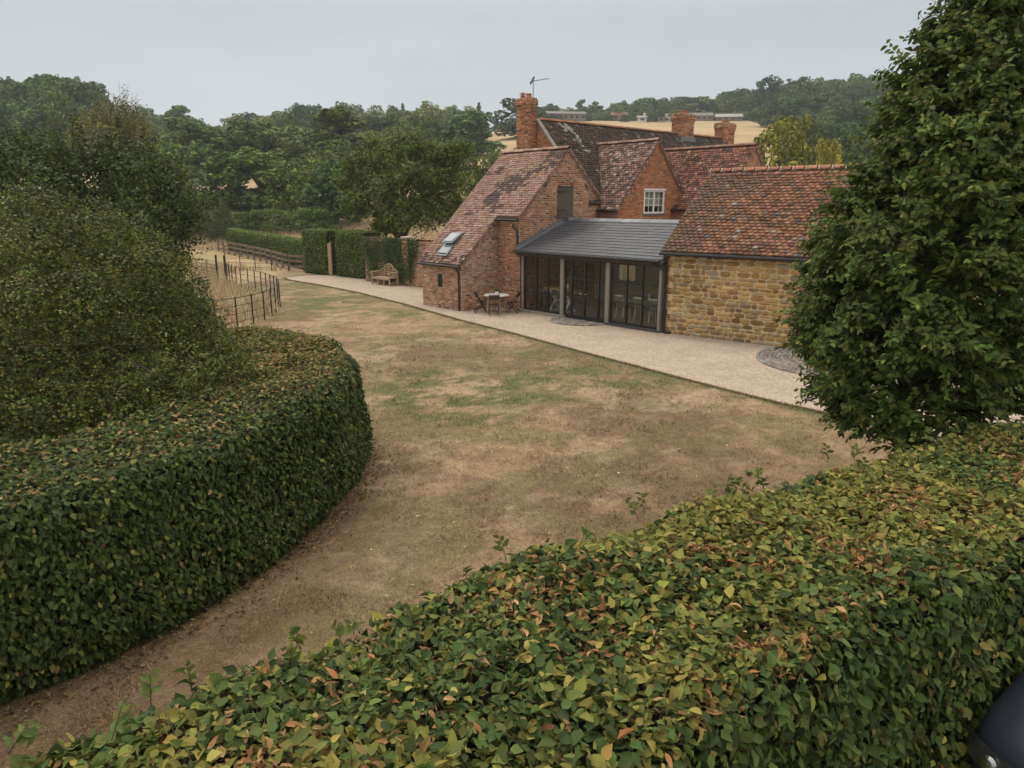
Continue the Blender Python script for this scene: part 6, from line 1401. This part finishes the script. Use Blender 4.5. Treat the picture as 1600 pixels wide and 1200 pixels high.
# ================================================================== HOUSES ON THE HILL
def hill_house(name, label, px, row_base, Yd, w_, d_, h_, roofh, wall, roof, nwin, rz=0.0, hip=False, door=True):
    p = gy(px, row_base, Yd); zb = float(terr(np.array(p[0]), np.array(p[1]))); t = thing(name, label, 'house', (p[0], p[1], zb), rz, 'houses along the hill')
    MB().box(-w_ / 2, w_ / 2, 0, d_, -2, h_).build('wall', wall, t)
    o_ = .4; r_ = MB(); ins_ = d_ * .45 if hip else 0
    q = [(-w_ / 2 - o_, -o_, h_), (w_ / 2 + o_, -o_, h_), (w_ / 2 + o_, d_ + o_, h_), (-w_ / 2 - o_, d_ + o_, h_), (-w_ / 2 - o_ + ins_, d_ / 2, h_ + roofh), (w_ / 2 + o_ - ins_, d_ / 2, h_ + roofh)]
    r_.add(q, [(0, 1, 5, 4), (2, 3, 4, 5), (1, 2, 5), (3, 0, 4), (3, 2, 1, 0)]); r_ = r_.build('roof', roof, t)
    MB().box(w_ * .18, w_ * .18 + .8, d_ / 2 - .4, d_ / 2 + .4, h_ + roofh * .5, h_ + roofh + 1.0).build('chimney', wall, r_)
    for k in range(nwin):
        x = -w_ / 2 + (k + .5) * w_ / nwin; f_ = MB().box(x - w_ / nwin * .27, x + w_ / nwin * .27, -.06, .0, h_ * .38, h_ * .8).build('window', M['roof_far_pale'], t)
        MB().box(x - w_ / nwin * .25, x + w_ / nwin * .25, -.08, -.062, h_ * .4, h_ * .78).build('pane', M['win_dark'], f_)
    return t
hill_house('hill_house', 'long low brown house on the hilltop behind the tall chimney', 884, 187, 300, 16, 8, 2.7, 1.3, M['brick_far'], M['roof_far'], 7, .12)
hill_house('hill_house', 'short gabled end building of the long brown house', 852, 188, 297, 8, 9, 2.7, 1.4, M['brick_far'], M['roof_far'], 2, .7)
hill_house('hill_house', 'dark roofed bungalow at the foot of the hill wood', 1092, 181, 308, 11, 7, 2.0, 1.5, M['brick_far'], M['roof_far'], 5, -.1)
hill_house('hill_house', 'pale roofed bungalow at the edge of the hill wood', 1140, 182, 306, 10, 6, 1.6, 1.5, M['brick_far'], M['roof_far_pale'], 4, -.15)
hill_house('hill_house', 'small cream shed on the hilltop hedgerow', 1004, 184, 300, 3.2, 3, 1.8, .7, M['render_far'], M['roof_far_pale'], 1)
hill_house('hill_house', 'small grey shed right of the cream one', 1038, 184, 300, 4.5, 4, 1.5, .8, M['render_far'], M['roof_far'], 2)
hill_house('hill_house', 'red roofed cottage half hidden among the valley trees', 663, 196, 190, 6, 5, 3.2, 2.6, M['render_far'], M['roof_far_red'], 2, .2)
hill_house('hill_house', 'orange roofed house among the hilltop bushes', 968, 182, 312, 6, 5, 2.2, 1.6, M['brick_far'], M['roof_far_red'], 2)

# ================================================================== PARKED CAR behind the foreground hedge
cd = Vector((-.81, -.586, 0)).normalized()
car = thing('parked_car', 'dark blue car parked close behind the foreground hedge', 'car', (3.86, 3.79, 0), math.atan2(cd.y, cd.x))
CARO = Vector((0, 0, 0))
# body lofted from cross sections along x (front = +x); (x, half width, sill z, belt z, crown)
secs = [(.38, .72, .30, .60, .63), (.36, .82, .24, .72, .76), (.26, .87, .22, .80, .86), (.08, .89, .22, .86, .93), (-.25, .88, .22, .90, .985), (-.9, .90, .22, .96, 1.04), (-1.4, .90, .22, .98, 1.06), (-2.4, .91, .22, 1.0, 1.05), (-3.4, .90, .24, 1.0, 1.05), (-3.9, .86, .28, .98, 1.03), (-4.05, .78, .36, .9, .95)]
V = []; Fc = []; K = 13
for x, hwid, z0, zb_, zc in secs:
    ring = [(0, z0), (hwid * .8, z0), (hwid * .97, z0 + .12), (hwid, (z0 + zb_) / 2), (hwid * .985, zb_ - .1), (hwid * .93, zb_ - .02), (hwid * .8, zb_ + (zc - zb_) * .45), (hwid * .45, zc - (zc - zb_) * .12), (0, zc)]
    full = [(y, z) for y, z in ring] + [(-y, z) for y, z in ring[-2:0:-1]]; K = len(full); V += [(x - .2 * (abs(y) / .9) ** 3 * (1 if x > 0 else 0), y, z) for y, z in full]
for i in range(len(secs) - 1):
    for k in range(K): Fc.append((i * K + k, i * K + (k + 1) % K, (i + 1) * K + (k + 1) % K, (i + 1) * K + k))
bd = MB().add(V, Fc + [tuple(range(K)), tuple((len(secs) - 1) * K + k for k in range(K))]).build('body', M['car_paint'], car, smooth=True)
sm_ = bd.modifiers.new('subdiv', 'SUBSURF'); sm_.levels = 2; sm_.render_levels = 2
cab = [(-.95, .80, 1.0, 1.02), (-1.6, .76, 1.0, 1.46), (-2.2, .74, 1.0, 1.52), (-3.1, .74, 1.0, 1.48), (-3.75, .78, 1.0, 1.06)]
V = []; Fc = []
for x, hwid, z0, z1 in cab: V += [(x, -hwid, z0), (x, -hwid * .82, z1 - .04), (x, 0, z1), (x, hwid * .82, z1 - .04), (x, hwid, z0)]
for i in range(4):
    for k in range(4): Fc.append((i * 5 + k, i * 5 + k + 1, i * 5 + 6 + k, i * 5 + 5 + k))
MB().add(V, Fc).build('windows', M['win_dark'], car, smooth=True)
MB().add([(-1.55, -.64, 1.445), (-1.55, .64, 1.445), (-2.2, .62, 1.50), (-2.2, -.62, 1.50), (-3.1, .62, 1.46), (-3.1, -.62, 1.46), (-1.55, 0, 1.475), (-2.2, 0, 1.535), (-3.1, 0, 1.495)], [(0, 6, 7, 3), (6, 1, 2, 7), (3, 7, 8, 5), (7, 2, 4, 8)]).build('roof', M['car_paint'], car, smooth=True)
for sgy in (1, -1):
    q = []; NU, NV = 8, 4
    for i in range(NU + 1):
        y = .40 + .50 * i / NU
        for j in range(NV + 1):
            f2 = j / NV; z = .57 + .17 * f2 - .03 * (1 - i / NU) * f2; q.append((.395 - .20 * (y / .9) ** 3 - .035 * f2 - .25 * max(0, y - .8) * 2, sgy * min(y, .885 + .0 * i), z))
    hl_ = MB().add(q, [(i * (NV + 1) + j, (i + 1) * (NV + 1) + j, (i + 1) * (NV + 1) + j + 1, i * (NV + 1) + j + 1) for i in range(NU) for j in range(NV)]).build('headlight', M['lamp_glass'], car, smooth=True)
    for y in (.52, .68): MB().lathe([(.05, 0), (.055, .02), (.03, .03), (.005, .032)], 14, (0, 0, 0)).build('lens', M['chrome'], hl_).matrix_local = Matrix.Translation((.395 - .2 * (y / .9) ** 3, sgy * y, .645)) @ Matrix.Rotation(R(75), 4, 'Y')
    for x in (-.45, -3.15):
        wh = MB().lathe([(.2, -.1), (.30, -.1), (.33, -.07), (.33, .07), (.30, .1), (.2, .1)], 24).build('wheel', M['tyre'], car, smooth=True); wh.matrix_local = Matrix.Translation((x, sgy * .8, .33)) @ Matrix.Rotation(R(90), 4, 'X')
        MB().lathe([(.05, -.104), (.2, -.105), (.21, 0), (.2, .105), (.05, .104)], 10).build('rim', M['chrome'], wh)
    MB().box(-1.0, -.85, sgy * .9, sgy * 1.06, 1.0, 1.12).build('mirror', M['car_paint'], car, bevel=.03)
MB().box(.28, .335, -.4, .4, .36, .60).build('grille', M['black_plastic'], car, bevel=.02)
MB().box(.20, .37, -.7, .7, .22, .34).build('bumper', M['black_plastic'], car, bevel=.03)

# ================================================================== HAZE in the valley air
hz = MB().box(-430, 480, -70, 560, -3, 92).build('haze', None)
m, t, out = newmat('haze'); vp = N(t, 'ShaderNodeVolumePrincipled', Density=.00042, Anisotropy=.2); vp.inputs['Color'].default_value = (.86, .92, 1, 1)
t.links.new(vp.outputs[0], out.inputs['Volume']); hz.data.materials.append(m); setp(hz, 'thin pale haze in the air over the valley', 'haze', kind='stuff')
